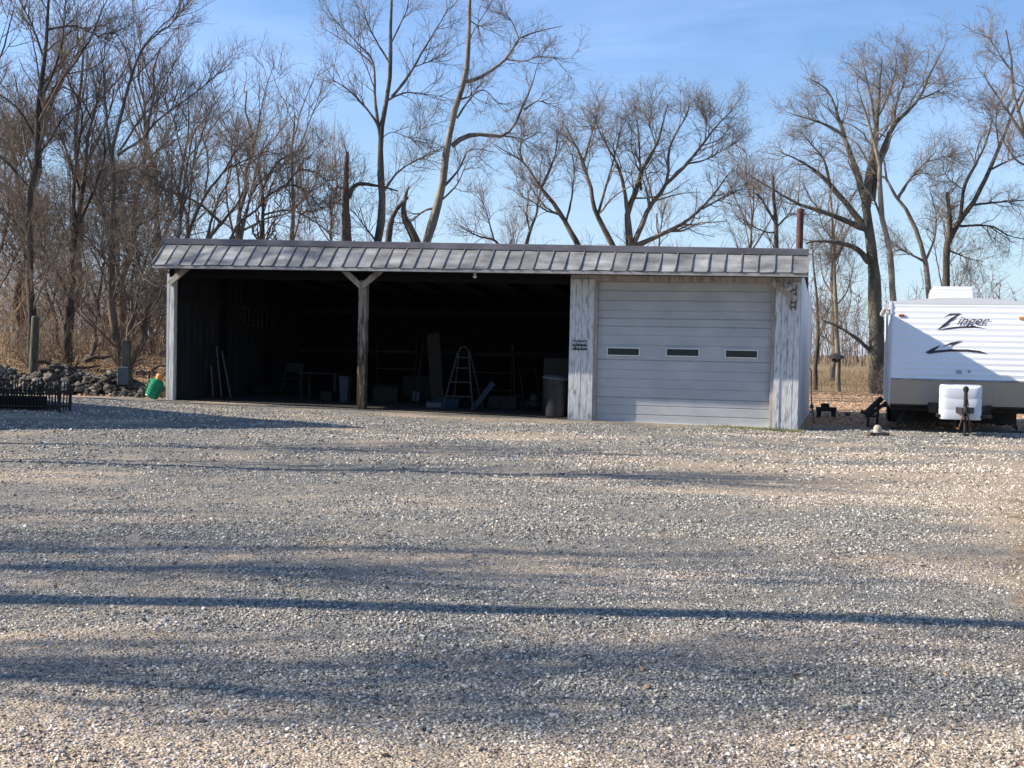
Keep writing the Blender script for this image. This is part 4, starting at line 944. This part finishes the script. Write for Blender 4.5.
carton('dark box near the back wall of the middle bay', lx(420, 398, 5.2), 5.2, .8, .5, .6, 'girt', .1)
def tool(label, name, x, v, ln, ang, head, m_n):
    T = inshed(name, label, 'tool', x, v); r_ = Matrix.Rotation(R(ang), 4, 'Y'); m = MB(); m.tube([r_ @ Vector((0, 0, .02)), r_ @ Vector((0, .12, ln))], .017, 8); m.build('handle', M['dim_wood'], T, smooth=True)
    m = MB(); m.add([r_ @ Vector(p) for p in ((-head, .02, .02), (head, .02, .02), (head*.9, .0, .26), (-head*.9, .0, .26), (-head, .05, .02), (head, .05, .02), (head*.9, .03, .26), (-head*.9, .03, .26))], [(0, 1, 2, 3), (7, 6, 5, 4), (0, 4, 5, 1), (2, 6, 7, 3), (1, 5, 6, 2), (3, 7, 4, 0)]); m.build('blade', M[m_n], T)
tool('long-handled shovel leaning at the back of the middle bay near the broad board', 'shovel', lx(415, 400, 3.6), 3.6, 1.5, 6, .1, 'galv')
tool('push broom leaning at the back of the middle bay beside the mower', 'broom', lx(515, 404, 4.0), 4.0, 1.5, -4, .2, 'dim_wood')
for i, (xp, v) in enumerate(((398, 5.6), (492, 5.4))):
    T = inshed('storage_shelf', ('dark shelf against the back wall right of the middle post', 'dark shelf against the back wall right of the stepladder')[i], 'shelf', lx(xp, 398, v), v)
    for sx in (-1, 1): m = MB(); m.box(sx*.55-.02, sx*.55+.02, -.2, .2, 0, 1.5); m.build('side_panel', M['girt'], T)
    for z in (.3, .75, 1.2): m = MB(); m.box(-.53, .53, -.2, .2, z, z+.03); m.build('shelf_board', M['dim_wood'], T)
T = inshed('loose_tyre', 'worn black tyre lying flat on the floor of the left bay', 'tyre', lx(262, 398, 3.8), 3.8)
m_ = MB(); m_.lathe([(.17, .02), (.28, 0), (.31, .05), (.31, .14), (.28, .19), (.17, .17), (.19, .1), (.17, .02)], n=26); m_.build('tread', M['rubber'], T, smooth=True)
carton('pale open box on the floor of the middle bay left of the blue tote', lx(434, 400, 1.7), 1.7, .35, .3, .14, 'galv', .3)
# lawn mower with wheels
T = inshed('push_mower', 'dark push mower parked at the back of the middle bay', 'mower', lx(535, 405, 2.3), 2.3, rz=.5)
m_ = MB(); m_.lathe([(.24, .1), (.26, .12), (.26, .2), (.14, .24), (.12, .38), (.05, .4)], n=18); m_.build('deck', M['barrel'], T, smooth=True)
for sx in (-1, 1):
    for sy in (-1, 1): m_ = MB(); m_.lathe([(.09, -.02), (.1, -.01), (.1, .01), (.09, .02)], n=14, m=Matrix.Translation((sx*.27, sy*.22, .1)) @ Matrix.Rotation(R(90), 4, 'Y')); m_.build('wheel', M['rubber'], T)
m_ = MB(); m_.tube([(-.2, .22, .15), (-.2, .75, .95), (.2, .75, .95), (.2, .22, .15)], .012, 6); m_.build('handle', M['alu'], T)

# ------------------------------------------------------------------ things left of the shed
# green jug tilted against the post
p = on_ground(151, 398.5, .22)
T = thing('plastic_jug', 'green plastic jug with an orange cap tilted against the left end of the shed', 'jug', p, R(-10))
mt = Matrix.Translation((0, 0, .03)) @ Matrix.Rotation(R(24), 4, 'Y')
m_ = MB(); m_.lathe([(.12, 0), (.15, .02)]+[(.152+(.012 if i % 2 else -.008), .05+.3*i/10) for i in range(11)]+[(.15, .38), (.10, .43), (.07, .45)], n=24, m=mt); m_.build('body', M['green_plastic'], T, smooth=True)
m_ = MB(); m_.lathe([(.07, .44), (.078, .45), (.08, .50), (.085, .505), (.082, .56), (.05, .575)], n=20, m=mt); m_.build('cap', M['orange_cap'], T, smooth=True)
m_ = MB(); m_.tube([mt @ Vector(v) for v in ((-.15, 0, .15), (-.21, 0, .2), (-.21, 0, .32), (-.14, 0, .38))], .016, 8); m_.build('handle', M['green_plastic'], T, smooth=True)
p = on_ground(147, 398, .22); T = thing('rubber_hoop', 'thin black rubber tyre leaning behind the green jug', 'tyre', (p.x+.0, p.y+1.1, p.z+.12), R(-5))
m_ = MB(); m_.tube([(.3*math.cos(a), .04*math.sin(a), .30+.3*math.sin(a)) for a in [2*math.pi*i/32 for i in range(33)]], .022, 8, cap=False); m_.build('tread', M['rubber'], T, smooth=True)
# fence post, utility post and box
p = at(32.5, 374, 30.2)
T = thing('fence_post', 'thick weathered greenish wooden post standing alone at far left', 'post', (p.x, p.y, hz(p.x, p.y)-.05), R(8))
mp_ = at(34, 316, 30.2).z-T.location.z
m_ = MB(); m_.lathe([(.115, 0), (.11, .4), (.10, mp_-.03), (.075, mp_)], n=14, m=Matrix.Rotation(R(2), 4, 'Y')); m_.build('shaft', mat('mossy_wood', (.055, .055, .04), .95, (.14, .14, .105), 4, (4, 4, .6), bump=.8), T, smooth=True)
p = at(123, 388, 28.6); gz = hz(p.x, p.y)
T = thing('meter_post', 'wooden post with a small grey-green box low on it, in front of the swollen-foot tree', 'post', (p.x, p.y, gz-.05), 0)
h_ = at(126, 338, 28.6).z-gz
m_ = MB(); m_.box(-.09+.05, .09+.05, .0, .16, 0, h_); m_.build('shaft', M['grey_wood'] if False else bpy.data.materials['mossy_wood'], T, bevel=.01)
b0 = at(122, 385, 28.5).z-T.location.z; b1 = at(122, 367, 28.5).z-T.location.z
m_ = MB(); m_.box(-.11, .15, -.10, -.004, b0, b1); bx_ = m_.build('meter_box', M['util_box'], T, bevel=.012)
m_ = MB(); m_.box(-.06, -.03, -.112, -.102, b0+.15, b0+.24); m_.build('latch', M['galv'], bx_)
# black spiked rack
p = on_ground(15, 410, .16)
T = thing('iron_rack', 'low black iron rack of upright bars lying at the left edge of the gravel', 'rack', (p.x, p.y, .14), R(-4))
sc_ = p.y/F
for vy, h_, nm in ((0, .46, 'front_bars'), (.42, .54, 'rear_bars')):
    m_ = MB()
    for i in range(31):
        x = -.86+i*1.72/30; m_.bar((x, vy, .02), (x+.01*(i % 3-1), vy-.09 if vy == 0 else vy+.05, h_+.015*(i % 4)), .018)
    m_.build(nm, M['black_metal'], T)
for z, vy in ((.10, -.01), (.34, -.05), (.10, .42), (.38, .45)): m_ = MB(); m_.bar((-.88, vy, z), (.88, vy, z), .03); m_.build('rail', M['black_metal'], T)
for x in (-.88, .88): m_ = MB(); m_.bar((x, -.02, .0), (x, -.06, .46), .035); m_.bar((x, .42, 0), (x, .46, .5), .035); m_.bar((x, 0, .1), (x, .42, .1), .035); m_.build('end_frame', M['black_metal'], T)
m_ = MB(); m_.box(-.75, .45, .06, .38, .05, .28); m_.build('tray', mat('soot', (.01, .01, .01), .9), T, bevel=.03)
# rubble
Vs = []; Fs = []; off = 0
rs = np.random.RandomState(77)
n = 2600; x = rs.uniform(-13.6, -8.7, n); y = 27.9+rs.beta(2, 2, n)*2.6; top = .62*ss(27.8, 28.9, y)*(1-ss(29.4, 30.6, y))*(.55+.45*np.sin(x*1.9+.5)**2)*(1-ss(-9.9, -9.0, x)*.75)
ic, fc = ico(); z = height(x, y)+top*rs.uniform(0, 1, n)**.4; r = rs.uniform(.03, .13, n)
V, Fx = stones((ic, fc), x, y, z, r, .3, .8)
tag(npmesh('rubble_pile', V, Fx, M['rubble'], smooth=False), 'low pile of dark broken stone and debris left of the shed', 'rubble', kind='stuff')
for i, (xx, yy, ln, a) in enumerate(((90, 381, 1.5, .35), (60, 377, 1.2, -.4), (112, 384, .8, .9))):
    p = at(xx, yy, 29.0+i*.2); T = thing('scrap_board', ('weathered grey board lying on the middle of the rubble pile', 'pale scrap board on the left end of the rubble pile', 'short scrap board sticking out of the rubble near the meter post')[i], 'board', p, a)
    m_ = MB(); m_.box(-ln/2, ln/2, -.06, .06, -.02, .02, m=Matrix.Rotation(R((8, -6, 25)[i]), 4, 'Y')); m_.build('board', M['grey_wood'], T, bevel=.004)
p = at(109, 376, 29.3); T = thing('red_rod', 'red rusted metal rod poking up from the rubble beside the meter post', 'rod', (p.x, p.y, p.z), .1)
m_ = MB(); m_.tube([(-.45, 0, -.12), (0, 0, 0), (.32, .05, .18)], .03, 8); m_.build('bar', M['red_metal'], T, smooth=True)
# fallen branches on the bank
for i, (a, b) in enumerate((((36, 362), (62, 368)), ((84, 362), (112, 356)), ((50, 372), (100, 366)))):
    p = at(*a, 31); q = at(*b, 31.6); T = thing('fallen_branch', ('fallen branch lying behind the thick fence post', 'fallen branch slanting up between the second and third trunks', 'long fallen branch on the leaves just behind the rubble')[i], 'branch', p, 0, 'fallen branches on the bank')
    m_ = MB(); d = q-p; m_.tube([(0, 0, 0), tuple(d*.35+Vector((0, 0, .06))), tuple(d*.7), tuple(d)], [.06, .05, .04, .02], 7); m_.tube([tuple(d*.5), tuple(d*.6+Vector((0, -.1, .3)))], [.03, .01], 6); m_.build('wood', M['bark_dark'], T, smooth=True)

# ------------------------------------------------------------------ between shed and trailer
p = on_ground(826, 417)
T = thing('hitch_block', 'small black iron hitch block on the ground right of the garage corner', 'hitch', (p.x, p.y, 0), R(-12))
m_ = MB(); m_.box(-.22, -.12, -.1, .1, 0, .16); m_.box(.12, .22, -.1, .1, 0, .16); m_.box(-.24, .24, -.12, .12, .14, .24); m_.build('frame', M['black_metal'], T, bevel=.01)
m_ = MB(); m_.box(-.13, .07, -.08, .08, .24, .33); m_.build('top_block', M['black_metal'], T, bevel=.012)
p = on_ground(848, 416); T = thing('flat_stone', 'small dark flat stone on the ground right of the hitch block', 'stone', (p.x, p.y, .0), .3)
V, Fx = stones((ic, fc), np.zeros(1), np.zeros(1), np.array([.04]), np.array([.14]), .15); npmesh('rock', V, Fx, M['rubble'], T, smooth=False)
a = at(807, 368, corner.y+1.0); T = thing('hanging_cable', 'thin rusty cable with a hook hanging down the right end wall of the garage', 'cable', (a.x+.06, a.y, 0), 0)
m_ = MB(); m_.tube([(0, 0, a.z), (.03, 0, a.z-.05), (.04, 0, a.z-.5), (.06, 0, .42), (.09, 0, .3), (.12, -.02, .06)], .012, 6); m_.build('cable', M['rust_dark'], T, smooth=True)
m_ = MB(); m_.lathe([(.02, -.05), (.05, 0), (.02, .06)], c=(.065, 0, .42), n=10); m_.build('hook', M['rust_dark'], T, smooth=True)
p = at(837.5, 356, 49.7); T = thing('tree_feeder', 'dark round feeder hanging on the slim pale-trunked tree', 'feeder', (p.x-.12, p.y-.25, p.z-.15), 0)
m_ = MB(); m_.lathe([(.05, -.12), (.17, -.08), (.18, .0), (.3, .05)], n=16); m_.build('bowl', M['black_metal'], T, smooth=True)
m_ = MB(); m_.lathe([(.36, .06), (.25, .18), (.03, .27)], n=16); m_.build('roof', M['black_metal'], T, smooth=True)

# ------------------------------------------------------------------ travel trailer
Yf = 24.1; pc = at(963, 300, Yf); RT = R(16)
fc_ = Vector((pc.x, Yf, 0))
TV = thing('travel_trailer', 'white travel trailer with a brown lower front panel, parked right of the garage', 'travel trailer', fc_, -RT)
TI = (Matrix.Translation(fc_) @ Matrix.Rotation(-RT, 4, 'Z')).inverted()
def Tz(x, y, v=0):
    o = TI @ Vector((0, 0, HC)); d = TI.to_3x3() @ ray(x, y); t = (v-o.y)/d.y; p = o+d*t; return p.x, p.z
W0 = Tz(890.5, 350)[0]; W1 = -W0; Lr = 5.8
zb_, zm, zt = Tz(893, 405)[1], Tz(893, 378.5)[1], Tz(893, 301, .35)[1]
RK = .42                                             # how far the nose leans back at the top
def nose(z): return RK*((z-zm)/(zt-zm))**1.25 if z > zm else -.0
rows = []; z = zm; step = .058
k = 0
while z < zt-.01:
    rows.append((z, nose(z)+(.0 if k % 2 == 0 else .013))); z += step; k += 1
rows.append((zt, nose(zt)))
mb = MB()
for i in range(len(rows)-1):
    (za_, ya_), (zc_, yc_) = rows[i], rows[i+1]; mb.add([(W0, ya_, za_), (W1, ya_, za_), (W1, yc_, zc_), (W0, yc_, zc_)], [(0, 1, 2, 3)])
mb.build('front_skin', M['rv_white'], TV)
mb = MB()
for s, xx in ((-1, W0), (1, W1)):
    poly = [(nose(zt)+.002, zt), (Lr, zt), (Lr, zb_), (.18, zb_), (0.002, zb_+.3), (.002, zm)]+[(y_+.003, z_) for z_, y_ in rows[1:-1]]
    n_ = len(poly); mb.add([(xx, y_, z_) for y_, z_ in poly]+[(xx-s*.03, y_, z_) for y_, z_ in poly], [tuple(range(n_)), tuple(range(2*n_-1, n_-1, -1))]+[(i, (i+1) % n_, (i+1) % n_+n_, i+n_) for i in range(n_)])
mb.build('side_wall', M['rv_white'], TV)
mb = MB(); mb.add([(W0+.003, .0, zm-.003), (W1-.003, .0, zm-.003), (W1-.003, -.0, zb_), (W0+.003, -.0, zb_), (W1-.003, .5, zb_-.02), (W0+.003, .5, zb_-.02)], [(3, 2, 1, 0), (5, 4, 2, 3)])
mb.build('lower_panel', M['rv_beige'], TV)
mb = MB(); mb.box(W0-.012, W1+.012, -.014, .012, zm-.022, zm+.012); mb.build('belt_trim', M['eave_trim'], TV)
# roof with slight crown
mb = MB(); n_ = 16; ps = []
for v in (nose(zt)-.02, Lr):
    for i in range(n_+1):
        t = i/n_*2-1; ps.append((W0*-t*1.012, v, zt-.02+.10*(1-t*t)))
    for i in range(n_+1):
        t = i/n_*2-1; ps.append((W0*-t*1.012, v, zt-.06))
fs = []
q_ = 2*(n_+1)
for i in range(n_): fs += [(i, i+1, q_+i+1, q_+i), (i+1, i, n_+1+i, n_+2+i), (q_+i, q_+i+1, q_+n_+2+i, q_+n_+1+i)]
fs += [(0, q_, q_+n_+1, n_+1), (n_, n_+n_+1, q_+n_+n_+1, q_+n_)]
mb.add(ps, fs); mb.build('roof', M['rv_roof'], TV, smooth=True)
mb = MB(); mb.box(W0, W1, Lr-.03, Lr, zb_, zt-.02); mb.build('rear_wall', M['rv_white'], TV)
mb = MB(); mb.box(W0+.06, W1-.06, .45, Lr-.1, zb_-.12, zb_-.025); mb.build('chassis', M['black_metal'], TV)
# corner trims
for s, xx in ((-1, W0), (1, W1)):
    mb = MB()
    for i in range(len(rows)-1): (za_, ya_), (zc_, yc_) = (rows[i][0], nose(rows[i][0])), (rows[i+1][0], nose(rows[i+1][0])); mb.bar((xx, ya_-.004, za_), (xx, yc_-.004, zc_+.002), .035, .03)
    mb.bar((xx, -.004, zb_), (xx, -.004, zm), .035, .03); mb.build('corner_trim', M['siding'], TV)
# awning arm down the left side
m_ = MB(); m_.bar((W0-.07, .22, zb_+.1), (W0-.07, .55, zt-.1), .05, .06); m_.build('awning_arm', M['dim_white'], TV); m_ = MB(); m_.tube([(W0-.09, .45, zt-.12), (W0-.09, 5, zt-.12)], .055, 12); m_.build('awning_roll', M['siding'], TV, smooth=True)
# roof air conditioner
ax = Tz(952, 295, 1.6)[0]; m_ = MB(); az = zt+.05
w2 = .43; hh = Tz(952, 287.5, 1.8)[1]-az
for z0_, z1_, s0, s1 in ((0, hh*.75, 1, .98), (hh*.75, hh, .98, .88)):
    m_.add([(ax+x*s*w2, 1.9+y*s*.55, az+z) for z, s in ((z0_, s0), (z1_, s1)) for x, y in ((-1, -1), (1, -1), (1, 1), (-1, 1))], [(3, 2, 1, 0), (4, 5, 6, 7), (0, 1, 5, 4), (1, 2, 6, 5), (2, 3, 7, 6), (3, 0, 4, 7)])
m_.build('air_conditioner', M['rv_roof'], TV, bevel=.03)
# marker lamps
for (x, y, mm) in ((901.5, 315.5, 'marker_red'), (1021.5, 318, 'marker_amber')):
    q = Tz(x, y, .37); zz = q[1]; m_ = MB(); m_.box(q[0]-.055, q[0]+.055, nose(zz)-.03, nose(zz)+.01, zz-.025, zz+.025); m_.build('marker_lamp', M[mm], TV, bevel=.006)
# lettering and swooshes laid on the leaning nose
def on_nose(x, y):
    v = .2
    for _ in range(6):
        p = Tz(x, y, v); v = nose(p[1])
    return Vector((p[0], v-.008, p[1]))
c0 = on_nose(964, 322.5); ta = math.atan2(nose(c0.z+.1)-nose(c0.z-.1), .2)
text_mesh('inger', .25, M['decal'], TV, loc=(c0.x+.14, c0.y+.006, c0.z+.035), rot=(math.pi/2-ta, 0, 0), shear=.5, ext=.002, scale=(1.15, 1.0, 1), name='lettering')
def decal(px, m_n, name='swoosh', d=-.004):
    vs = [on_nose(x, y)-Vector((0, d, 0)) for x, y in px]; m = MB(); n_ = len(vs)
    vb = [v+Vector((0, .002, 0)) for v in vs]; m.add(vs+vb, [tuple(range(n_))]+[(i, i+n_, (i+1) % n_+n_, (i+1) % n_) for i in range(n_)]); return m.build(name, M[m_n], TV)
decal([(936.5, 330), (942, 325.5), (951, 318), (958, 314.2), (949, 315.5), (943.5, 317.3), (950, 313.6), (961, 313.2), (952, 320.5), (945, 326.5)], 'decal')
decal([(938, 329.8), (948, 327.6), (960, 326.3), (974, 326), (986.5, 328.6), (974, 327.7), (960, 328.0), (948, 329.1)], 'decal')
decal([(925, 352.5), (931, 349), (941, 344.8), (937, 348.6), (934, 350.6), (950, 349.2), (968, 349.4), (980, 350.8), (987.5, 353.6), (978, 352.7), (966, 351.6), (950, 351.6), (938, 352.6), (929, 353.8)], 'decal')
decal([(941, 347.5), (950, 342.8), (962, 340.4), (955, 344.6), (948, 347.8), (953, 344.2), (948, 345.2)], 'decal')
for x, y, w_, h_ in ((959, 372, .10, .07), (969, 371.5, .045, .06)):
    q = on_nose(x, y); m_ = MB(); m_.box(q.x-w_/2, q.x+w_/2, q.y-.006, q.y, q.z-h_/2, q.z+h_/2); m_.build('sticker', M['decal_grey'], TV)
# tongue
jx, tv_ = 0.0, -1.45
for s in (-1, 1): m_ = MB(); m_.bar((s*.75, .5, .52), (s*.04, tv_, .50), .06, .11); m_.build('tongue_beam', M['black_metal'], TV)
m_ = MB(); m_.bar((-.55, -.35, .42), (.55, -.35, .42), .06, .05); m_.bar((-.5, -1.0, .38), (.5, -1.0, .38), .3, .06); m_.build('cross_bar', M['black_metal'], TV)
m_ = MB(); m_.lathe([(.045, -.06), (.06, 0), (.05, .06)], c=(0, tv_-.06, .52), n=12); m_.build('coupler', M['black_metal'], TV, smooth=True)
m_ = MB(); m_.lathe([(.09, .02), (.09, .035), (.026, .05), (.026, .40), (.036, .41), (.036, .86), (.05, .87), (.055, .93), (.02, .965)], c=(0, tv_+.14, 0), n=14); jk = m_.build('jack', M['black_metal'], TV, smooth=True)
m_ = MB(); m_.tube([(0, tv_+.08, .72), (.02, tv_-.0, .73), (.04, tv_-.0, .6)], .014, 6); m_.build('crank', M['black_metal'], jk)
m_ = MB(); m_.box(-.10, .10, tv_+.03, tv_+.25, -.02, .018); m_.build('jack_pad', M['grey_wood'], TV)
# propane cover: rounded moulded shell with two grooves
q0 = Tz(939.5, 419, -1.18); q1 = Tz(983, 385.5, -1.18); cx_ = (q0[0]+q1[0])/2; hw = (q1[0]-q0[0])/2; z0_, z1_ = q0[1], q1[1]
zs_ = [z0_+(z1_-z0_)*t for t in (0, .02, .28, .30, .32, .34, .60, .62, .64, .66, .93, .98, 1)]; gr_ = [.98, 1, 1, .985, .985, 1, 1, .985, .985, 1, 1, .97, .9]
mb = MB(); n_ = 40; vs = []
for z, g_ in zip(zs_, gr_):
    for i in range(n_):
        a = 2*math.pi*i/n_; ca_, sa_ = math.cos(a), math.sin(a); ex = .38
        x = hw*g_*math.copysign(abs(ca_)**ex, ca_); yv = .24*g_*math.copysign(abs(sa_)**ex, sa_)
        zz = z-.05*(1-abs(ca_)**2)*(1 if z > z1_-.05 else 0)*(1 if sa_ < 0 else 0)-(.03*math.cos(x/hw*1.57) if .3 < (z-z0_)/(z1_-z0_)+.05 < .72 and sa_ < 0 else 0)
        vs.append((cx_+x, -.96+yv, zz))
fs = [(k*n_+i, k*n_+(i+1) % n_, (k+1)*n_+(i+1) % n_, (k+1)*n_+i) for k in range(len(zs_)-1) for i in range(n_)]+[tuple(range((len(zs_)-1)*n_, len(zs_)*n_)), tuple(range(n_))[::-1]]
mb.add(vs, fs); mb.build('propane_cover', M['plastic_white'], TV, smooth=True)
for i, (s_, z_) in enumerate(((-1, .30), (1, .26))):
    m_ = MB(); m_.tube([(s_*.12, -.75, .40), (s_*.16, -.95, z_*.55), (s_*.10, -1.2, z_*.45), (s_*.04, tv_+.05, .42)], .018, 6); m_.build('safety_chain', M['rust_dark'], TV, smooth=True)
m_ = MB(); m_.box(-.30, .30, -.62, -.40, .38, .52); m_.box(-.62, -.36, -.5, -.2, .40, .60); m_.build('battery_tray', M['black_metal'], TV, bevel=.01)
m_ = MB(); m_.box(W0+.02, W1-.02, -.006, .004, zb_+.002, zb_+.03); m_.build('sill_trim', M['black_metal'], TV)
for xx in (W0+.72, W1-.72): m_ = MB(); m_.box(xx-.006, xx+.006, -.006, .004, zb_+.03, zm-.025); m_.build('panel_seam', M['decal_grey'], TV)
# stabiliser jacks, wheels, step
for s in (-1, 1): m_ = MB(); m_.bar((s*1.02, .75, zb_-.1), (s*1.18, .75, .05), .05); m_.bar((s*1.18, .75, .05), (s*.75, .75, zb_-.12), .03); m_.box(s*1.18-.1, s*1.18+.1, .68, .82, 0, .03); m_.build('stabiliser', M['black_metal'], TV)
for s in (-1, 1):
    for v in (3.6, 4.45):
        wm = Matrix.Translation((s*(abs(W0)-.16), v, .34)) @ Matrix.Rotation(R(90), 4, 'Y')
        m_ = MB(); m_.lathe([(.2, -.1), (.32, -.1), (.34, -.07), (.34, .07), (.32, .1), (.2, .1)], n=28, m=wm); wh = m_.build('wheel', M['rubber'], TV, smooth=True)
        m_ = MB(); m_.lathe([(.19, -.085), (.19, .085), (.05, .095)], n=20, m=wm); m_.build('rim', M['dim_white'], wh, smooth=True)
m_ = MB(); m_.box(W0-.35, W0-.02, 1.0, 1.6, .42, .46); m_.box(W0-.45, W0-.2, 1.0, 1.6, .2, .24); m_.bar((W0-.02, 1.0, zb_), (W0-.42, 1.0, .18), .05); m_.bar((W0-.02, 1.6, zb_), (W0-.42, 1.6, .18), .05); m_.build('entry_step', M['black_metal'], TV)
mb = MB(); mb.box(W0+.1, W1-.1, 1.6, 1.66, .12, zb_-.02); mb.build('underbelly_skirt', M['black_metal'], TV)
p = on_ground(877.5, 435); T = thing('chock_block', 'pale wooden block with a rounded top on the ground at the trailer front left', 'block', (p.x, p.y, 0), R(10))
m_ = MB(); m_.box(-.2, .2, -.1, .1, 0, .05); m_.build('board', M['dead_wood'], T, bevel=.006); m_ = MB(); m_.lathe([(.08, .05), (.075, .15), (.04, .19)], n=14); m_.build('block', M['stone_block'], T, smooth=True)
p = on_ground(880, 428); T = thing('tongue_stand', 'black iron stand leaning toward the trailer front left corner', 'stand', (p.x-.05, p.y+.35, 0), 0)
m_ = MB(); m_.bar((-.16, 0, .28), (.18, 0, .62), .12, .10); m_.bar((-.1, 0, 0), (-.1, 0, .34), .05); m_.bar((.12, .1, 0), (.12, .02, .55), .05); m_.bar((-.26, 0, .32), (-.05, 0, .26), .08); m_.build('frame', M['black_metal'], T, bevel=.01)
# short dark vent stub seen over the roof
# ------------------------------------------------------------------ things that throw the long shadows (left of the frame)
T = thing('utility_pole', 'tall wooden utility pole standing just left of the gravel yard', 'pole', (-9.2, 6.95, 0), 0)
m_ = MB(); m_.tube([(0, 0, -.2), (0, .02, 5), (.02, .03, 10.5)], [.15, .125, .10], 16); m_.build('shaft', M['grey_wood'], T, smooth=True)
H0 = thing('white_house', 'cream gabled house standing left of the gravel yard', 'house', (-15.5, 21.9, 0), R(0))
mb = MB(); hw_ = 3.0; eh = 2.3; rh = 6.1
mb.add([(x, y, z) for x in (-4, 2.4) for y, z in ((-hw_, 0), (hw_, 0), (hw_, eh), (0, rh-.1), (-hw_, eh))], [(4, 3, 2, 1, 0), (5, 6, 7, 8, 9), (0, 1, 6, 5), (1, 2, 7, 6), (2, 3, 8, 7), (3, 4, 9, 8), (4, 0, 5, 9)]); mb.build('wall', M['house_wall'], H0)
mb = MB()
for s in (-1, 1): mb.add([(x, s*y, z) for x in (-4.3, 2.7) for y, z in ((hw_+.3, eh-.35), (0, rh), (0, rh+.1), (hw_+.35, eh-.25))], [(3, 2, 1, 0), (4, 5, 6, 7), (0, 1, 5, 4), (1, 2, 6, 5), (2, 3, 7, 6), (3, 0, 4, 7)])
mb.build('roof', M['shingle'], H0)
mb = MB(); mb.box(2.403, 2.44, -.9, .9, .9, 2.0); wf = mb.build('window', M['win_frame'], H0); mb = MB(); mb.box(2.442, 2.447, -.8, .8, 1.0, 1.9); mb.build('pane', M['glass'], wf)
for i, (x, y, h, r) in enumerate(sorted(((-13.5, 5.3, 8.5, .14), (-15, 9.0, 9, .15), (-10.6, 14.8, 7.5, .16), (-15.2, 17.2, 9, .17), (-20, 9, 13, .28), (-19, 26.2, 12, .25), (-15, 2.4, 9, .2)), key=lambda q: math.hypot(q[0], q[1]))):
    wild('bare yard tree outside the left edge of the photo, %s from the camera' % ('nearest', 'second', 'third', 'fourth', 'fifth', 'sixth', 'seventh', 'eighth')[i], x, y, h, r, 200+i*7, nl=9, lo=.25, dens=(3, 4, 3), lf=(.4, .5, .5), name='yard_tree', group='bare yard trees left of the gravel')
